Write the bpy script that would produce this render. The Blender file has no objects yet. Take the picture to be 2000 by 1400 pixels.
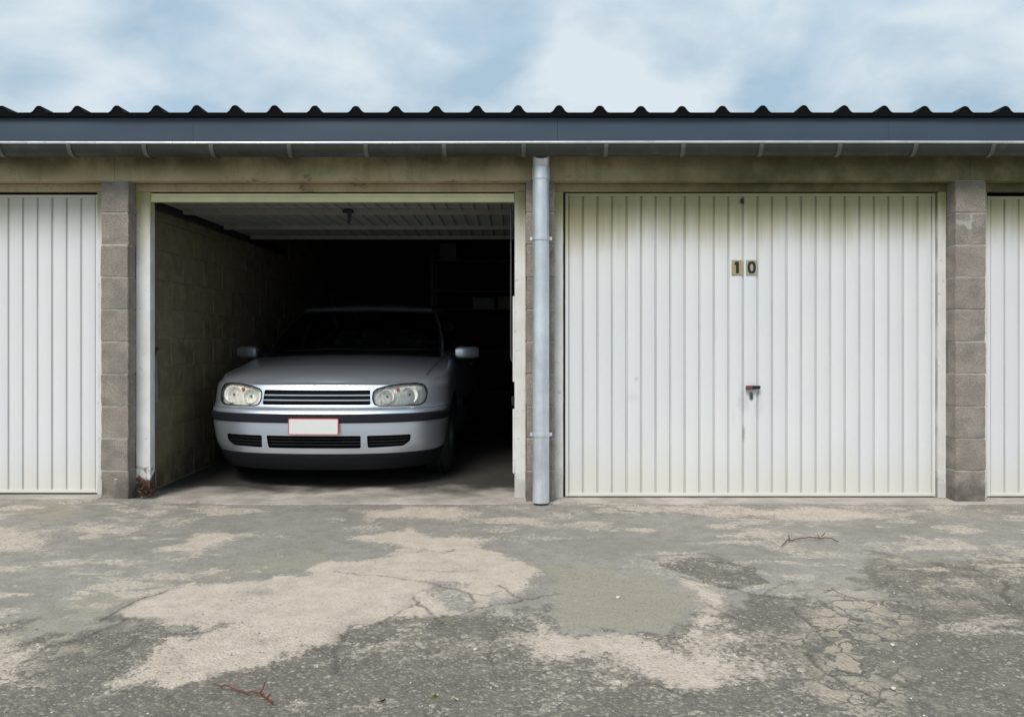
import bpy, bmesh, math, random
import numpy as np
from mathutils import Vector, Matrix, Euler

rnd = random.Random(11)
nrs = np.random.RandomState(7)
SC = bpy.context.scene
COL = SC.collection

# ------------------------------------------------------------------ camera
CAM_H, CAM_D, F_PX, Y_HOR, X_VP = 1.05, 5.1, 1556.0, 659.0, 1005.0
cam = bpy.data.cameras.new("camera")
cam.sensor_width = 36.0
cam.lens = F_PX / 2000.0 * 36.0
cam.shift_x = -(X_VP - 1000.0) / 2000.0
cam.shift_y = -(700.0 - Y_HOR) / 2000.0
cam.clip_start, cam.clip_end = 0.05, 2000.0
camo = bpy.data.objects.new("camera", cam)
camo.location = (0, -CAM_D, CAM_H)
camo.rotation_euler = (math.radians(90), 0, 0)
COL.objects.link(camo)
SC.camera = camo

# ------------------------------------------------------------------ sky, sun, exposure
SUN_FROM = Vector((-0.30, -0.78, 0.95)).normalized()
SUN_EL = math.asin(SUN_FROM.z)
SUN_AZ = math.atan2(SUN_FROM.x, SUN_FROM.y)
world = bpy.data.worlds.new("World")
SC.world = world
world.use_nodes = True
wt = world.node_tree
wt.nodes.clear()


def wn(t, **kw):
    n = wt.nodes.new(t)
    for k, v in kw.items():
        setattr(n, k, v)
    return n


w_out = wn("ShaderNodeOutputWorld")
w_bg = wn("ShaderNodeBackground")
w_bg.inputs["Strength"].default_value = 0.1
w_sky = wn("ShaderNodeTexSky", sky_type="NISHITA")
w_sky.sun_disc = False
w_sky.sun_elevation = SUN_EL
w_sky.sun_rotation = SUN_AZ % (2 * math.pi)
w_sky.air_density, w_sky.dust_density, w_sky.ozone_density = 1.0, 0.6, 1.5
w_tc = wn("ShaderNodeTexCoord")
# clouds live on a flat layer: direction / (height + k), so they flatten towards the horizon
w_sep = wn("ShaderNodeSeparateXYZ")
wt.links.new(w_tc.outputs["Generated"], w_sep.inputs[0])
w_h = wn("ShaderNodeMath", operation="ADD")
wt.links.new(w_sep.outputs["Z"], w_h.inputs[0])
w_h.inputs[1].default_value = 0.42
w_hm = wn("ShaderNodeMath", operation="MAXIMUM")
wt.links.new(w_h.outputs[0], w_hm.inputs[0])
w_hm.inputs[1].default_value = 0.05
w_dx = wn("ShaderNodeMath", operation="DIVIDE")
wt.links.new(w_sep.outputs["X"], w_dx.inputs[0]); wt.links.new(w_hm.outputs[0], w_dx.inputs[1])
w_dy = wn("ShaderNodeMath", operation="DIVIDE")
wt.links.new(w_sep.outputs["Y"], w_dy.inputs[0]); wt.links.new(w_hm.outputs[0], w_dy.inputs[1])
w_cmb = wn("ShaderNodeCombineXYZ")
wt.links.new(w_dx.outputs[0], w_cmb.inputs[0]); wt.links.new(w_dy.outputs[0], w_cmb.inputs[1])


def w_noise(scale, detail, rough, dist, off):
    m = wn("ShaderNodeMapping")
    m.inputs["Location"].default_value = off
    wt.links.new(w_cmb.outputs[0], m.inputs["Vector"])
    n = wn("ShaderNodeTexNoise")
    n.inputs["Scale"].default_value = scale
    n.inputs["Detail"].default_value = detail
    n.inputs["Roughness"].default_value = rough
    n.inputs["Distortion"].default_value = dist
    wt.links.new(m.outputs[0], n.inputs["Vector"])
    return n


w_n1 = w_noise(2.9, 7, 0.5, 0.3, (3.1, 0.4, 0.0))
w_n2 = w_noise(4.2, 8, 0.5, 0.2, (7.7, 2.4, 1.0))
w_r1 = wn("ShaderNodeValToRGB")
w_r1.color_ramp.elements[0].position = 0.24
w_r1.color_ramp.elements[1].position = 0.52
w_r1.color_ramp.interpolation = "EASE"
wt.links.new(w_n1.outputs["Fac"], w_r1.inputs[0])
w_cc = wn("ShaderNodeValToRGB")          # shaded cloud undersides to bright tops
w_cc.color_ramp.elements[0].position = 0.36
w_cc.color_ramp.elements[0].color = (2.35, 3.2, 3.95, 1)
w_cc.color_ramp.elements[1].position = 0.60
w_cc.color_ramp.elements[1].color = (4.1, 4.6, 4.95, 1)
wt.links.new(w_n2.outputs["Fac"], w_cc.inputs[0])
w_clr = wn("ShaderNodeMix", data_type="RGBA")      # thin veil over the blue
w_clr.inputs[0].default_value = 0.85
wt.links.new(w_sky.outputs[0], w_clr.inputs[6])
w_clr.inputs[7].default_value = (2.35, 3.35, 4.15, 1)
w_mix = wn("ShaderNodeMix", data_type="RGBA")
wt.links.new(w_r1.outputs[0], w_mix.inputs[0])
wt.links.new(w_clr.outputs[2], w_mix.inputs[6])
wt.links.new(w_cc.outputs[0], w_mix.inputs[7])
wt.links.new(w_mix.outputs[2], w_bg.inputs["Color"])
wt.links.new(w_bg.outputs[0], w_out.inputs["Surface"])

sun = bpy.data.lights.new("sun", "SUN")
sun.energy = 1.5
sun.angle = math.radians(24)
sun.color = (1.0, 0.945, 0.87)
suno = bpy.data.objects.new("sun", sun)
suno.rotation_euler = (-SUN_FROM).to_track_quat("-Z", "Y").to_euler()
suno.location = (-6, -12, 15)
COL.objects.link(suno)

SC.view_settings.view_transform = "Standard"
SC.view_settings.look = "None"
SC.view_settings.exposure = 0.8
SC.view_settings.gamma = 1.0
SC.view_settings.use_curve_mapping = False
SC.cycles.max_bounces = 8
SC.cycles.use_denoising = True


# ------------------------------------------------------------------ helpers: geometry
def gp(px, py, z=0.0):
    """the point of the ground that the photograph shows at a pixel"""
    d = (CAM_H - z) * F_PX / (py - Y_HOR)
    return ((px - X_VP) * d / F_PX, d - CAM_D)


def lerp(a, b, t):
    return a + (b - a) * t


def smooth(a, b, x):
    t = np.clip((x - a) / (b - a), 0, 1)
    return t * t * (3 - 2 * t)


class MB:
    """collects simple shapes into one mesh"""

    def __init__(self):
        self.v, self.f, self.mi, self.m = [], [], [], 0

    def add(self, vs, fs):
        o = len(self.v)
        self.v += [tuple(p) for p in vs]
        for f in fs:
            self.f.append(tuple(i + o for i in f))
            self.mi.append(self.m)

    def box(self, x0, x1, y0, y1, z0, z1):
        self.add([(x0, y0, z0), (x1, y0, z0), (x1, y1, z0), (x0, y1, z0), (x0, y0, z1), (x1, y0, z1), (x1, y1, z1), (x0, y1, z1)],
                 [(0, 3, 2, 1), (4, 5, 6, 7), (0, 1, 5, 4), (1, 2, 6, 5), (2, 3, 7, 6), (3, 0, 4, 7)])

    def prism(self, prof, lo, hi, axis):
        """prof: closed 2D outline; extruded along axis. axis x:(y,z) y:(x,z) z:(x,y)"""
        n = len(prof)
        mk = {"x": lambda p, t: (t, p[0], p[1]), "y": lambda p, t: (p[0], t, p[1]), "z": lambda p, t: (p[0], p[1], t)}[axis]
        vs = [mk(p, lo) for p in prof] + [mk(p, hi) for p in prof]
        fs = [(i, (i + 1) % n, n + (i + 1) % n, n + i) for i in range(n)]
        fs += [tuple(range(n - 1, -1, -1)), tuple(range(n, 2 * n))]
        self.add(vs, fs)

    def tube(self, path, rad, n=8, cap=True):
        path = [Vector(p) for p in path]
        rad = rad if isinstance(rad, (list, tuple)) else [rad] * len(path)
        rings = []
        up = None
        for i, p in enumerate(path):
            t = (path[min(i + 1, len(path) - 1)] - path[max(i - 1, 0)]).normalized()
            if up is None:
                a = Vector((0, 0, 1)) if abs(t.z) < 0.9 else Vector((1, 0, 0))
            else:
                a = up
            s = t.cross(a).normalized()
            up = s.cross(t).normalized()
            rings.append([p + rad[i] * (math.cos(2 * math.pi * k / n) * s + math.sin(2 * math.pi * k / n) * up) for k in range(n)])
        vs = [q for r in rings for q in r]
        fs = []
        for i in range(len(path) - 1):
            for k in range(n):
                fs.append((i * n + k, i * n + (k + 1) % n, (i + 1) * n + (k + 1) % n, (i + 1) * n + k))
        if cap:
            fs.append(tuple(range(n - 1, -1, -1)))
            fs.append(tuple((len(path) - 1) * n + k for k in range(n)))
        self.add(vs, fs)

    def lathe(self, prof, axis, c, n=32):
        """prof: list of (r, h); closed loop of the profile not needed"""
        vs = []
        for r, h in prof:
            for k in range(n):
                a = 2 * math.pi * k / n
                u, w = r * math.cos(a), r * math.sin(a)
                vs.append({"x": (c[0] + h, c[1] + u, c[2] + w), "y": (c[0] + u, c[1] + h, c[2] + w), "z": (c[0] + u, c[1] + w, c[2] + h)}[axis])
        fs = []
        for i in range(len(prof) - 1):
            for k in range(n):
                fs.append((i * n + k, i * n + (k + 1) % n, (i + 1) * n + (k + 1) % n, (i + 1) * n + k))
        self.add(vs, fs)

    def grid(self, rows, close=False):
        """rows: list of equally long point lists"""
        n = len(rows[0])
        vs = [p for r in rows for p in r]
        fs = []
        for i in range(len(rows) - 1):
            for k in range(n if close else n - 1):
                fs.append((i * n + k, i * n + (k + 1) % n, (i + 1) * n + (k + 1) % n, (i + 1) * n + k))
        self.add(vs, fs)

    def data(self, name, mats, smooth_angle=None, bevel=0.0, fix=True):
        me = bpy.data.meshes.new(name)
        me.from_pydata(self.v, [], self.f)
        for m in (mats if isinstance(mats, (list, tuple)) else [mats]):
            me.materials.append(m)
        me.polygons.foreach_set("material_index", self.mi)
        bm = bmesh.new()
        bm.from_mesh(me)
        if bevel:
            bmesh.ops.bevel(bm, geom=[e for e in bm.edges if e.is_manifold and e.calc_face_angle(0) > 0.6], offset=bevel, segments=2, affect="EDGES", profile=0.6)
        if fix:
            bmesh.ops.recalc_face_normals(bm, faces=bm.faces)
        bm.to_mesh(me)
        bm.free()
        if smooth_angle is not None:
            me.polygons.foreach_set("use_smooth", [True] * len(me.polygons))
            me.set_sharp_from_angle(angle=math.radians(smooth_angle))
        me.update()
        return me

    def build(self, name, mats, parent=None, smooth_angle=None, bevel=0.0, fix=True):
        return link(name, self.data(name, mats, smooth_angle, bevel, fix), parent)


def link(name, me, parent=None):
    o = bpy.data.objects.new(name, me)
    COL.objects.link(o)
    if parent is not None:
        o.parent = parent
    return o


def tag(o, label=None, cat=None, group=None, kind=None):
    if label: o["label"] = label
    if cat: o["category"] = cat
    if group: o["group"] = group
    if kind: o["kind"] = kind
    return o


def empty(name, loc=(0, 0, 0), parent=None):
    o = bpy.data.objects.new(name, None)
    o.empty_display_size = 0.2
    o.location = loc
    COL.objects.link(o)
    if parent is not None:
        o.parent = parent
    return o


def copy_tree(o, parent=None):
    c = o.copy()
    COL.objects.link(c)
    c.parent = parent if parent is not None else o.parent
    for ch in list(o.children):
        copy_tree(ch, c)
    return c


# ------------------------------------------------------------------ helpers: materials
class NT:
    def __init__(self, name):
        self.mat = bpy.data.materials.new(name)
        self.mat.use_nodes = True
        self.t = self.mat.node_tree
        self.t.nodes.clear()
        self.out = self.n("ShaderNodeOutputMaterial")
        self.p = self.n("ShaderNodeBsdfPrincipled")
        self.l(self.p.outputs[0], self.out.inputs["Surface"])
        self._geo = self._tc = self._oi = None

    def n(self, t, **kw):
        n = self.t.nodes.new(t)
        for k, v in kw.items():
            setattr(n, k, v)
        return n

    def l(self, a, b):
        self.t.links.new(a, b)

    def setp(self, sock, v):
        s = self.p.inputs[sock]
        if hasattr(v, "is_output"):
            self.l(v, s)
        else:
            s.default_value = (*v, 1) if isinstance(v, tuple) and len(v) == 3 else v

    def pos(self):
        if not self._geo: self._geo = self.n("ShaderNodeNewGeometry")
        return self._geo.outputs["Position"]

    def rand(self):
        if not self._oi: self._oi = self.n("ShaderNodeObjectInfo")
        return self._oi.outputs["Random"]

    def sep(self, v):
        s = self.n("ShaderNodeSeparateXYZ")
        self.l(v, s.inputs[0])
        return s.outputs

    def scaled(self, v, sc, off=None):
        m = self.n("ShaderNodeMapping")
        m.inputs["Scale"].default_value = sc
        self.l(v, m.inputs["Vector"])
        if off is not None:
            self.l(off, m.inputs["Location"])
        return m.outputs[0]

    def noise(self, v, scale, detail=4, rough=0.55, dist=0.0):
        n = self.n("ShaderNodeTexNoise")
        n.inputs["Scale"].default_value = scale
        n.inputs["Detail"].default_value = detail
        n.inputs["Roughness"].default_value = rough
        n.inputs["Distortion"].default_value = dist
        self.l(v, n.inputs["Vector"])
        return n.outputs["Fac"]

    def voro(self, v, scale, feature="F1", out="Distance"):
        n = self.n("ShaderNodeTexVoronoi", feature=feature)
        n.inputs["Scale"].default_value = scale
        self.l(v, n.inputs["Vector"])
        return n.outputs[out]

    def ramp(self, fac, stops, ease=False):
        r = self.n("ShaderNodeValToRGB")
        e = r.color_ramp.elements
        while len(e) < len(stops):
            e.new(0.5)
        for el, (p, c) in zip(e, stops):
            el.position = p
            el.color = (c, c, c, 1) if isinstance(c, (int, float)) else (*c, 1)
        if ease: r.color_ramp.interpolation = "EASE"
        self.l(fac, r.inputs[0])
        return r.outputs[0]

    def mapr(self, v, a, b, c=0.0, d=1.0, sm=True):
        m = self.n("ShaderNodeMapRange")
        if sm: m.interpolation_type = "SMOOTHSTEP"
        for i, x in enumerate((a, b, c, d)):
            m.inputs[i + 1].default_value = x
        self.l(v, m.inputs[0])
        return m.outputs[0]

    def math(self, op, a, b=None, clamp=False):
        m = self.n("ShaderNodeMath", operation=op, use_clamp=clamp)
        for i, x in enumerate((a, b)):
            if x is None: continue
            if hasattr(x, "is_output"): self.l(x, m.inputs[i])
            else: m.inputs[i].default_value = x
        return m.outputs[0]

    def mix(self, fac, a, b, mode="MIX"):
        m = self.n("ShaderNodeMix", data_type="RGBA", blend_type=mode)
        for s, x in ((0, fac), (6, a), (7, b)):
            if hasattr(x, "is_output"): self.l(x, m.inputs[s])
            else: m.inputs[s].default_value = x if isinstance(x, (int, float)) else (*x, 1)
        return m.outputs[2]

    def bump(self, h, strength=0.3, dist=0.01, normal=None):
        b = self.n("ShaderNodeBump")
        b.inputs["Strength"].default_value = strength
        b.inputs["Distance"].default_value = dist
        self.l(h, b.inputs["Height"])
        if normal is not None: self.l(normal, b.inputs["Normal"])
        return b.outputs[0]


def simple(name, col, rough=0.6, metal=0.0, var=0.12, scale=12, bump=0.0, coat=0.0, spec=0.5):
    t = NT(name)
    f = t.noise(t.pos(), scale, 4)
    c = t.mix(f, tuple(x * (1 - var) for x in col), tuple(min(1, x * (1 + var)) for x in col))
    t.setp("Base Color", c)
    t.setp("Roughness", t.mapr(t.noise(t.pos(), scale * 2.3, 3), 0.2, 0.8, max(0.02, rough - 0.08), min(1, rough + 0.08)))
    t.setp("Metallic", metal)
    t.setp("Specular IOR Level", spec)
    if coat: t.setp("Coat Weight", coat); t.setp("Coat Roughness", 0.06)
    if bump: t.setp("Normal", t.bump(t.noise(t.pos(), scale * 6, 3), bump, 0.004))
    return t.mat


def mat_block(name, base, alt, dirt, pores=1.0):
    t = NT(name)
    off = t.math("MULTIPLY", t.rand(), 37.0)
    cmb = t.n("ShaderNodeCombineXYZ")
    t.l(off, cmb.inputs[0]); t.l(off, cmb.inputs[1]); t.l(off, cmb.inputs[2])
    add = t.n("ShaderNodeVectorMath", operation="ADD")
    t.l(t.pos(), add.inputs[0]); t.l(cmb.outputs[0], add.inputs[1])
    v = add.outputs[0]
    c = t.mix(t.rand(), base, alt)
    c = t.mix(t.mapr(t.noise(v, 9, 5), 0.35, 0.7), c, tuple(x * 1.22 for x in alt))
    grain = t.noise(v, 150, 3, 0.7)
    c = t.mix(t.mapr(grain, 0.3, 0.75, 0.0, 0.65), c, tuple(x * 0.45 for x in base))
    lite = t.voro(v, 170)
    c = t.mix(t.mapr(lite, 0.0, 0.28, 0.45, 0.0), c, (0.52, 0.49, 0.45))
    z = t.sep(t.pos())[2]
    low = t.math("MULTIPLY", t.mapr(z, 0.0, 0.30, 1.0, 0.0), t.mapr(t.noise(v, 7, 5), 0.3, 0.62))
    c = t.mix(t.math("MULTIPLY", low, 0.7), c, dirt)
    hi = t.math("MULTIPLY", t.mapr(z, 1.85, 2.1), t.mapr(t.noise(v, 5, 4), 0.3, 0.6))
    c = t.mix(t.math("MULTIPLY", hi, 0.6), c, (0.16, 0.15, 0.085))
    t.setp("Base Color", c)
    t.setp("Roughness", 0.93)
    t.setp("Specular IOR Level", 0.2)
    h = t.math("ADD", t.math("MULTIPLY", t.noise(v, 90, 4, 0.7), 0.8), t.math("MULTIPLY", t.mapr(t.voro(v, 120), 0.1, 0.6), 0.5))
    t.setp("Normal", t.bump(h, 0.65 * pores, 0.006))
    return t.mat


def mat_concrete(name, a, b, moss, moss_amt, z_lo=None, z_hi=None):
    t = NT(name)
    v = t.pos()
    c = t.mix(t.mapr(t.noise(v, 3.2, 6), 0.3, 0.7), a, b)
    st = t.noise(t.scaled(v, (9, 9, 1.3)), 1.0, 5, 0.6)
    c = t.mix(t.mapr(st, 0.5, 0.75, 0.0, 0.6), c, tuple(x * 0.55 for x in a))
    m = t.mapr(t.noise(v, 2.2, 6, 0.6), 0.35, 0.65)
    if z_lo is not None:
        m = t.math("MULTIPLY", m, t.mapr(t.sep(v)[2], z_lo, z_hi))
        m = t.math("MAXIMUM", m, t.math("MULTIPLY", t.mapr(t.math("ADD", t.sep(v)[0], t.math("MULTIPLY", t.noise(v, 1.4, 5), 2.2)), 0.9, 2.8), t.mapr(t.noise(v, 5, 5, 0.65), 0.25, 0.6, 0.55, 1.0)))
        m = t.math("MAXIMUM", m, t.mapr(t.noise(t.scaled(v, (5, 5, 7)), 1.0, 6, 0.7), 0.56, 0.68, 0.0, 0.8))
    c = t.mix(t.math("MULTIPLY", m, moss_amt), c, moss)
    sp = t.noise(v, 80, 4, 0.7)
    c = t.mix(t.mapr(sp, 0.45, 0.8, 0.0, 0.5), c, tuple(x * 0.5 for x in a))
    t.setp("Base Color", c)
    t.setp("Roughness", 0.9)
    t.setp("Specular IOR Level", 0.25)
    t.setp("Normal", t.bump(t.noise(v, 60, 5, 0.7), 0.5, 0.006))
    return t.mat


def mat_door(name, algae, low, edge_x=None, darkening=0.0):
    """white enamel with algae creeping down from the top in streaks; edge_x = (x0, x1): heavier on one side"""
    t = NT(name)
    v = t.pos()
    xyz = t.sep(v)
    base = t.mix(t.rand(), (0.70, 0.72, 0.745), (0.742, 0.76, 0.782))
    base = t.mix(t.mapr(t.noise(v, 1.7, 4), 0.35, 0.7, 0, 0.5), base, (0.765, 0.76, 0.735))
    # dirty bottom
    lowf = t.mapr(t.math("ADD", xyz[2], t.math("MULTIPLY", t.noise(t.scaled(v, (9, 9, 0.8)), 1.0, 4), 0.35)), 0.12, 0.62, 1.0, 0.0)
    c = t.mix(t.math("MULTIPLY", lowf, 0.75), base, (0.69, 0.655, 0.57))
    streak = t.noise(t.scaled(v, (24, 24, 0.9)), 1.0, 5, 0.6)
    big = t.noise(t.scaled(v, (1.6, 1.6, 0.4)), 1.0, 3, 0.5)
    zz = t.math("ADD", xyz[2], t.math("MULTIPLY", t.math("SUBTRACT", streak, 0.5), 0.22))
    zz = t.math("ADD", zz, t.math("MULTIPLY", t.math("SUBTRACT", big, 0.5), 0.14))
    if edge_x:
        zz = t.math("ADD", zz, t.mapr(xyz[0], edge_x[0], edge_x[1], 0.11, 0.0))
    g1 = t.mapr(zz, low, 1.99)
    g2 = t.mapr(zz, lerp(low, 1.99, 0.25), 1.98)
    c = t.mix(t.math("MULTIPLY", g1, min(1.0, algae * 1.1)), c, (0.58, 0.545, 0.42))
    c = t.mix(t.math("MULTIPLY", g2, algae * 0.95), c, (0.35, 0.315, 0.165))
    if edge_x:
        for (sx_, sz_, wx_, wz_, am) in ((1.50, 0.63, 0.05, 0.09, 0.3), (1.60, 0.60, 0.04, 0.10, 0.2), (1.502, 0.42, 0.012, 0.07, 0.75), (0.80, 0.78, 0.02, 0.02, 0.35), (0.77, 0.66, 0.05, 0.04, 0.15)):
            ex_ = t.math("POWER", t.math("DIVIDE", t.math("SUBTRACT", xyz[0], sx_), wx_), 2.0)
            ez_ = t.math("POWER", t.math("DIVIDE", t.math("SUBTRACT", xyz[2], sz_), wz_), 2.0)
            el = t.mapr(t.math("ADD", t.math("ADD", ex_, ez_), t.math("MULTIPLY", t.noise(v, 40, 5, 0.7), 1.2)), 0.5, 1.6, am, 0.0)
            c = t.mix(el, c, (0.36, 0.355, 0.34))
    drip = t.mapr(t.noise(t.scaled(v, (60, 60, 1.1)), 1.0, 4, 0.7), 0.66, 0.76, 0, 0.35)
    c = t.mix(drip, c, (0.50, 0.48, 0.42))
    speck = t.voro(v, 26)
    c = t.mix(t.mapr(speck, 0.05, 0.09, 0.35, 0.0), c, (0.42, 0.40, 0.36))
    if darkening:
        c = t.mix(t.mapr(t.noise(t.scaled(v, (8, 8, 1.5)), 1.0, 4), 0.2, 0.75, darkening * 0.7, darkening * 1.2), c, (0.16, 0.15, 0.125))  # groove faces mixed towards a darker tone than the slat face
    t.setp("Base Color", c)
    t.setp("Roughness", t.mapr(t.noise(v, 6, 4), 0.3, 0.7, 0.38, 0.6))
    t.setp("Specular IOR Level", 0.4)
    t.setp("Normal", t.bump(t.noise(t.scaled(v, (3, 3, 0.5)), 2.0, 3), 0.12, 0.02))
    return t.mat


def mat_frame(name, rust):
    t = NT(name)
    v = t.pos()
    z = t.sep(v)[2]
    c = t.mix(t.mapr(t.noise(v, 7, 5), 0.35, 0.7), (0.76, 0.76, 0.745), (0.68, 0.67, 0.63))
    g = t.math("ADD", z, t.math("MULTIPLY", t.math("SUBTRACT", t.noise(t.scaled(v, (12, 12, 2)), 1.0, 5), 0.5), 0.5))
    c = t.mix(t.mapr(g, 1.55, 2.02), c, (0.36, 0.33, 0.15))
    chips = t.mapr(t.noise(v, 34, 5, 0.65), 0.63, 0.70)
    c = t.mix(t.math("MULTIPLY", chips, 0.6), c, (0.25, 0.2, 0.15))
    low = t.mapr(t.math("ADD", z, t.math("MULTIPLY", t.math("SUBTRACT", t.noise(v, 22, 5), 0.5), 0.34)), 0.10, 0.19, 1.0, 0.0)
    c = t.mix(t.math("MULTIPLY", low, rust), c, (0.10, 0.045, 0.025))
    t.setp("Base Color", c)
    t.setp("Roughness", 0.6)
    t.setp("Normal", t.bump(t.noise(v, 40, 4), 0.15, 0.004))
    return t.mat


def mat_zinc(name, col, rough, dirt=0.5):
    t = NT(name)
    v = t.pos()
    c = t.mix(t.mapr(t.noise(v, 5, 6, 0.65), 0.3, 0.7), tuple(x * 0.85 for x in col), tuple(min(1, x * 1.1) for x in col))
    st = t.noise(t.scaled(v, (16, 16, 1.2)), 1.0, 4)
    c = t.mix(t.mapr(st, 0.52, 0.72, 0, dirt), c, (0.27, 0.28, 0.25))
    t.setp("Base Color", c)
    t.setp("Metallic", 0.55)
    t.setp("Roughness", t.mapr(t.noise(v, 9, 4), 0.3, 0.7, rough - 0.08, rough + 0.1))
    t.setp("Normal", t.bump(t.noise(v, 5, 3), 0.08, 0.02))
    return t.mat


M = {}
M["block"] = mat_block("concrete_block", (0.265, 0.245, 0.218), (0.345, 0.298, 0.258), (0.07, 0.065, 0.055))
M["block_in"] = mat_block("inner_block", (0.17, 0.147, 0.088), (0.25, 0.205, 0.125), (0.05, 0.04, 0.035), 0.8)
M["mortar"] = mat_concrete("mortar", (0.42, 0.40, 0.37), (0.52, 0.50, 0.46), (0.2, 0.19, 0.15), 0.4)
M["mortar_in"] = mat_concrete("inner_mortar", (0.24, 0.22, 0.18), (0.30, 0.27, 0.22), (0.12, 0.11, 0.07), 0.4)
M["lintel"] = mat_concrete("lintel_concrete", (0.42, 0.365, 0.215), (0.50, 0.43, 0.285), (0.085, 0.078, 0.032), 0.85, 2.02, 2.2)
M["deep_shade"] = mat_concrete("garage_inside", (0.035, 0.034, 0.032), (0.05, 0.047, 0.042), (0.025, 0.025, 0.02), 0.5)  # near-black tone puts the deep interior shade into the colour
M["slab"] = mat_concrete("slab_concrete", (0.48, 0.43, 0.385), (0.61, 0.55, 0.50), (0.24, 0.22, 0.18), 0.6)


def floor_shade(mat):
    """darkens the slab inwards: the shade inside the garage painted into its colour"""
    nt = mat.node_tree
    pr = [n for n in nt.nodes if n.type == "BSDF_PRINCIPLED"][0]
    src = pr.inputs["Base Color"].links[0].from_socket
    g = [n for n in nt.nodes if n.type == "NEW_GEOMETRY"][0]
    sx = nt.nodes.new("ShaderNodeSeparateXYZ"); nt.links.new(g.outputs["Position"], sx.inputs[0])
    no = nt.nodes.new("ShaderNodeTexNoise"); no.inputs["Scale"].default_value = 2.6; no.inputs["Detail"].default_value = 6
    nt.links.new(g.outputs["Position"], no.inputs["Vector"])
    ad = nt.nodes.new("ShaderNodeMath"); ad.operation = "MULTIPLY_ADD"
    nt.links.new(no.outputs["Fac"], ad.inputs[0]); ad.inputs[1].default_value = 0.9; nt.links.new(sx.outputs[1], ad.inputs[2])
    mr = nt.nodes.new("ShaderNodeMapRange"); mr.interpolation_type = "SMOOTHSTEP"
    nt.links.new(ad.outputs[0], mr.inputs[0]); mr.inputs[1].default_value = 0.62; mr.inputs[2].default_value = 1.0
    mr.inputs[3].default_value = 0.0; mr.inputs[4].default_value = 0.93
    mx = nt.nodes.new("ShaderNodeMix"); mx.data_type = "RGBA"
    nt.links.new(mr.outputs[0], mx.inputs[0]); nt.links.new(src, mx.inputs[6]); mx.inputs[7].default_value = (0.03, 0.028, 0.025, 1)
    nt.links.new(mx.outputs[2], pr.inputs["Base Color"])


floor_shade(M["slab"])  # slab fades to near-black further in, interior shade mixed into the colour
for nm_, args_ in (("door_plain", (0.4, 1.55)), ("door_green", (1.0, 1.52, (0.3, 1.0))), ("door_end", (0.95, 1.50))):
    M[nm_] = mat_door(nm_, *args_)
    M[nm_ + "_groove"] = mat_door(nm_ + "_groove", *args_, **({"darkening": 0.27} if len(args_) > 2 else {"edge_x": None, "darkening": 0.27}))
M["groove"] = simple("dark_groove", (0.60, 0.60, 0.585), 0.6, 0, 0.2, 5)  # plain groove tone, darker than the door paint
M["door_in"] = simple("door_inside", (0.21, 0.21, 0.185), 0.5, 0, 0.25, 8)
M["door_edge"] = simple("door_edge_cream", (0.72, 0.66, 0.40), 0.5, 0, 0.25, 6)
M["frame"] = mat_frame("frame_white", 0.25)
M["frame_rust"] = mat_frame("frame_rusty", 1.0)
M["fascia"] = simple("fascia_steel", (0.052, 0.076, 0.108), 0.5, 0.0, 0.16, 1.3, 0, 0, 0.35)
M["roof"] = simple("roof_sheet", (0.012, 0.013, 0.015), 0.9, 0.0, 0.2, 4, 0, 0, 0.08)
M["filler"] = simple("foam_filler", (0.006, 0.0065, 0.007), 1.0, 0, 0.2, 40, 0.0, 0.0, 0.1)
M["gutter"] = mat_zinc("gutter_zinc", (0.062, 0.070, 0.063), 0.55, 0.1)
M["strap"] = mat_zinc("strap_zinc", (0.145, 0.155, 0.14), 0.55, 0.2)
M["bead"] = mat_zinc("gutter_bead_zinc", (0.66, 0.68, 0.70), 0.32, 0.15)
M["pipe"] = mat_zinc("pipe_plastic", (0.68, 0.73, 0.78), 0.42, 0.25)
M["steel"] = simple("worn_steel", (0.16, 0.165, 0.165), 0.45, 0.7, 0.25, 20)
M["dark_steel"] = simple("dark_steel", (0.03, 0.03, 0.032), 0.5, 0.4, 0.25, 20)
M["black_plastic"] = simple("black_plastic", (0.013, 0.014, 0.016), 0.42, 0, 0.2, 20)
M["lock_red"] = simple("red_brown_plastic", (0.16, 0.05, 0.04), 0.5, 0, 0.2, 30)
M["tile"] = simple("brass_tile", (0.42, 0.36, 0.20), 0.4, 0.25, 0.22, 60)
M["tile_grey"] = simple("dull_brass_tile", (0.40, 0.39, 0.29), 0.45, 0.25, 0.2, 60)
M["ink"] = simple("digit_black", (0.016, 0.017, 0.013), 0.5, 0, 0.1, 30)

# ------------------------------------------------------------------ ground
XC = np.concatenate([[-300, -80, -25, -12, -7, -5, -4.2], np.arange(-3.6, 3.6001, 0.0055), [4.2, 5, 7, 12, 25, 80, 300]])
YC = np.concatenate([[-300, -80, -25, -12, -7, -5, -4, -3.5, -3.25], np.arange(-3.1, 0.0601, 0.0085), [0.5, 2, 6, 12, 40, 150, 300]])
GX, GY = np.meshgrid(XC, YC)
PX, PY = GX.ravel(), GY.ravel()


def vnoise(x, y, seed):
    r = np.random.RandomState(seed)
    T = r.rand(256, 256)
    xi, yi = np.floor(x).astype(int), np.floor(y).astype(int)
    fx, fy = x - xi, y - yi
    fx, fy = fx * fx * (3 - 2 * fx), fy * fy * (3 - 2 * fy)
    a, b = T[yi % 256, xi % 256], T[yi % 256, (xi + 1) % 256]
    c, d = T[(yi + 1) % 256, xi % 256], T[(yi + 1) % 256, (xi + 1) % 256]
    return (a * (1 - fx) + b * fx) * (1 - fy) + (c * (1 - fx) + d * fx) * fy


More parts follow.
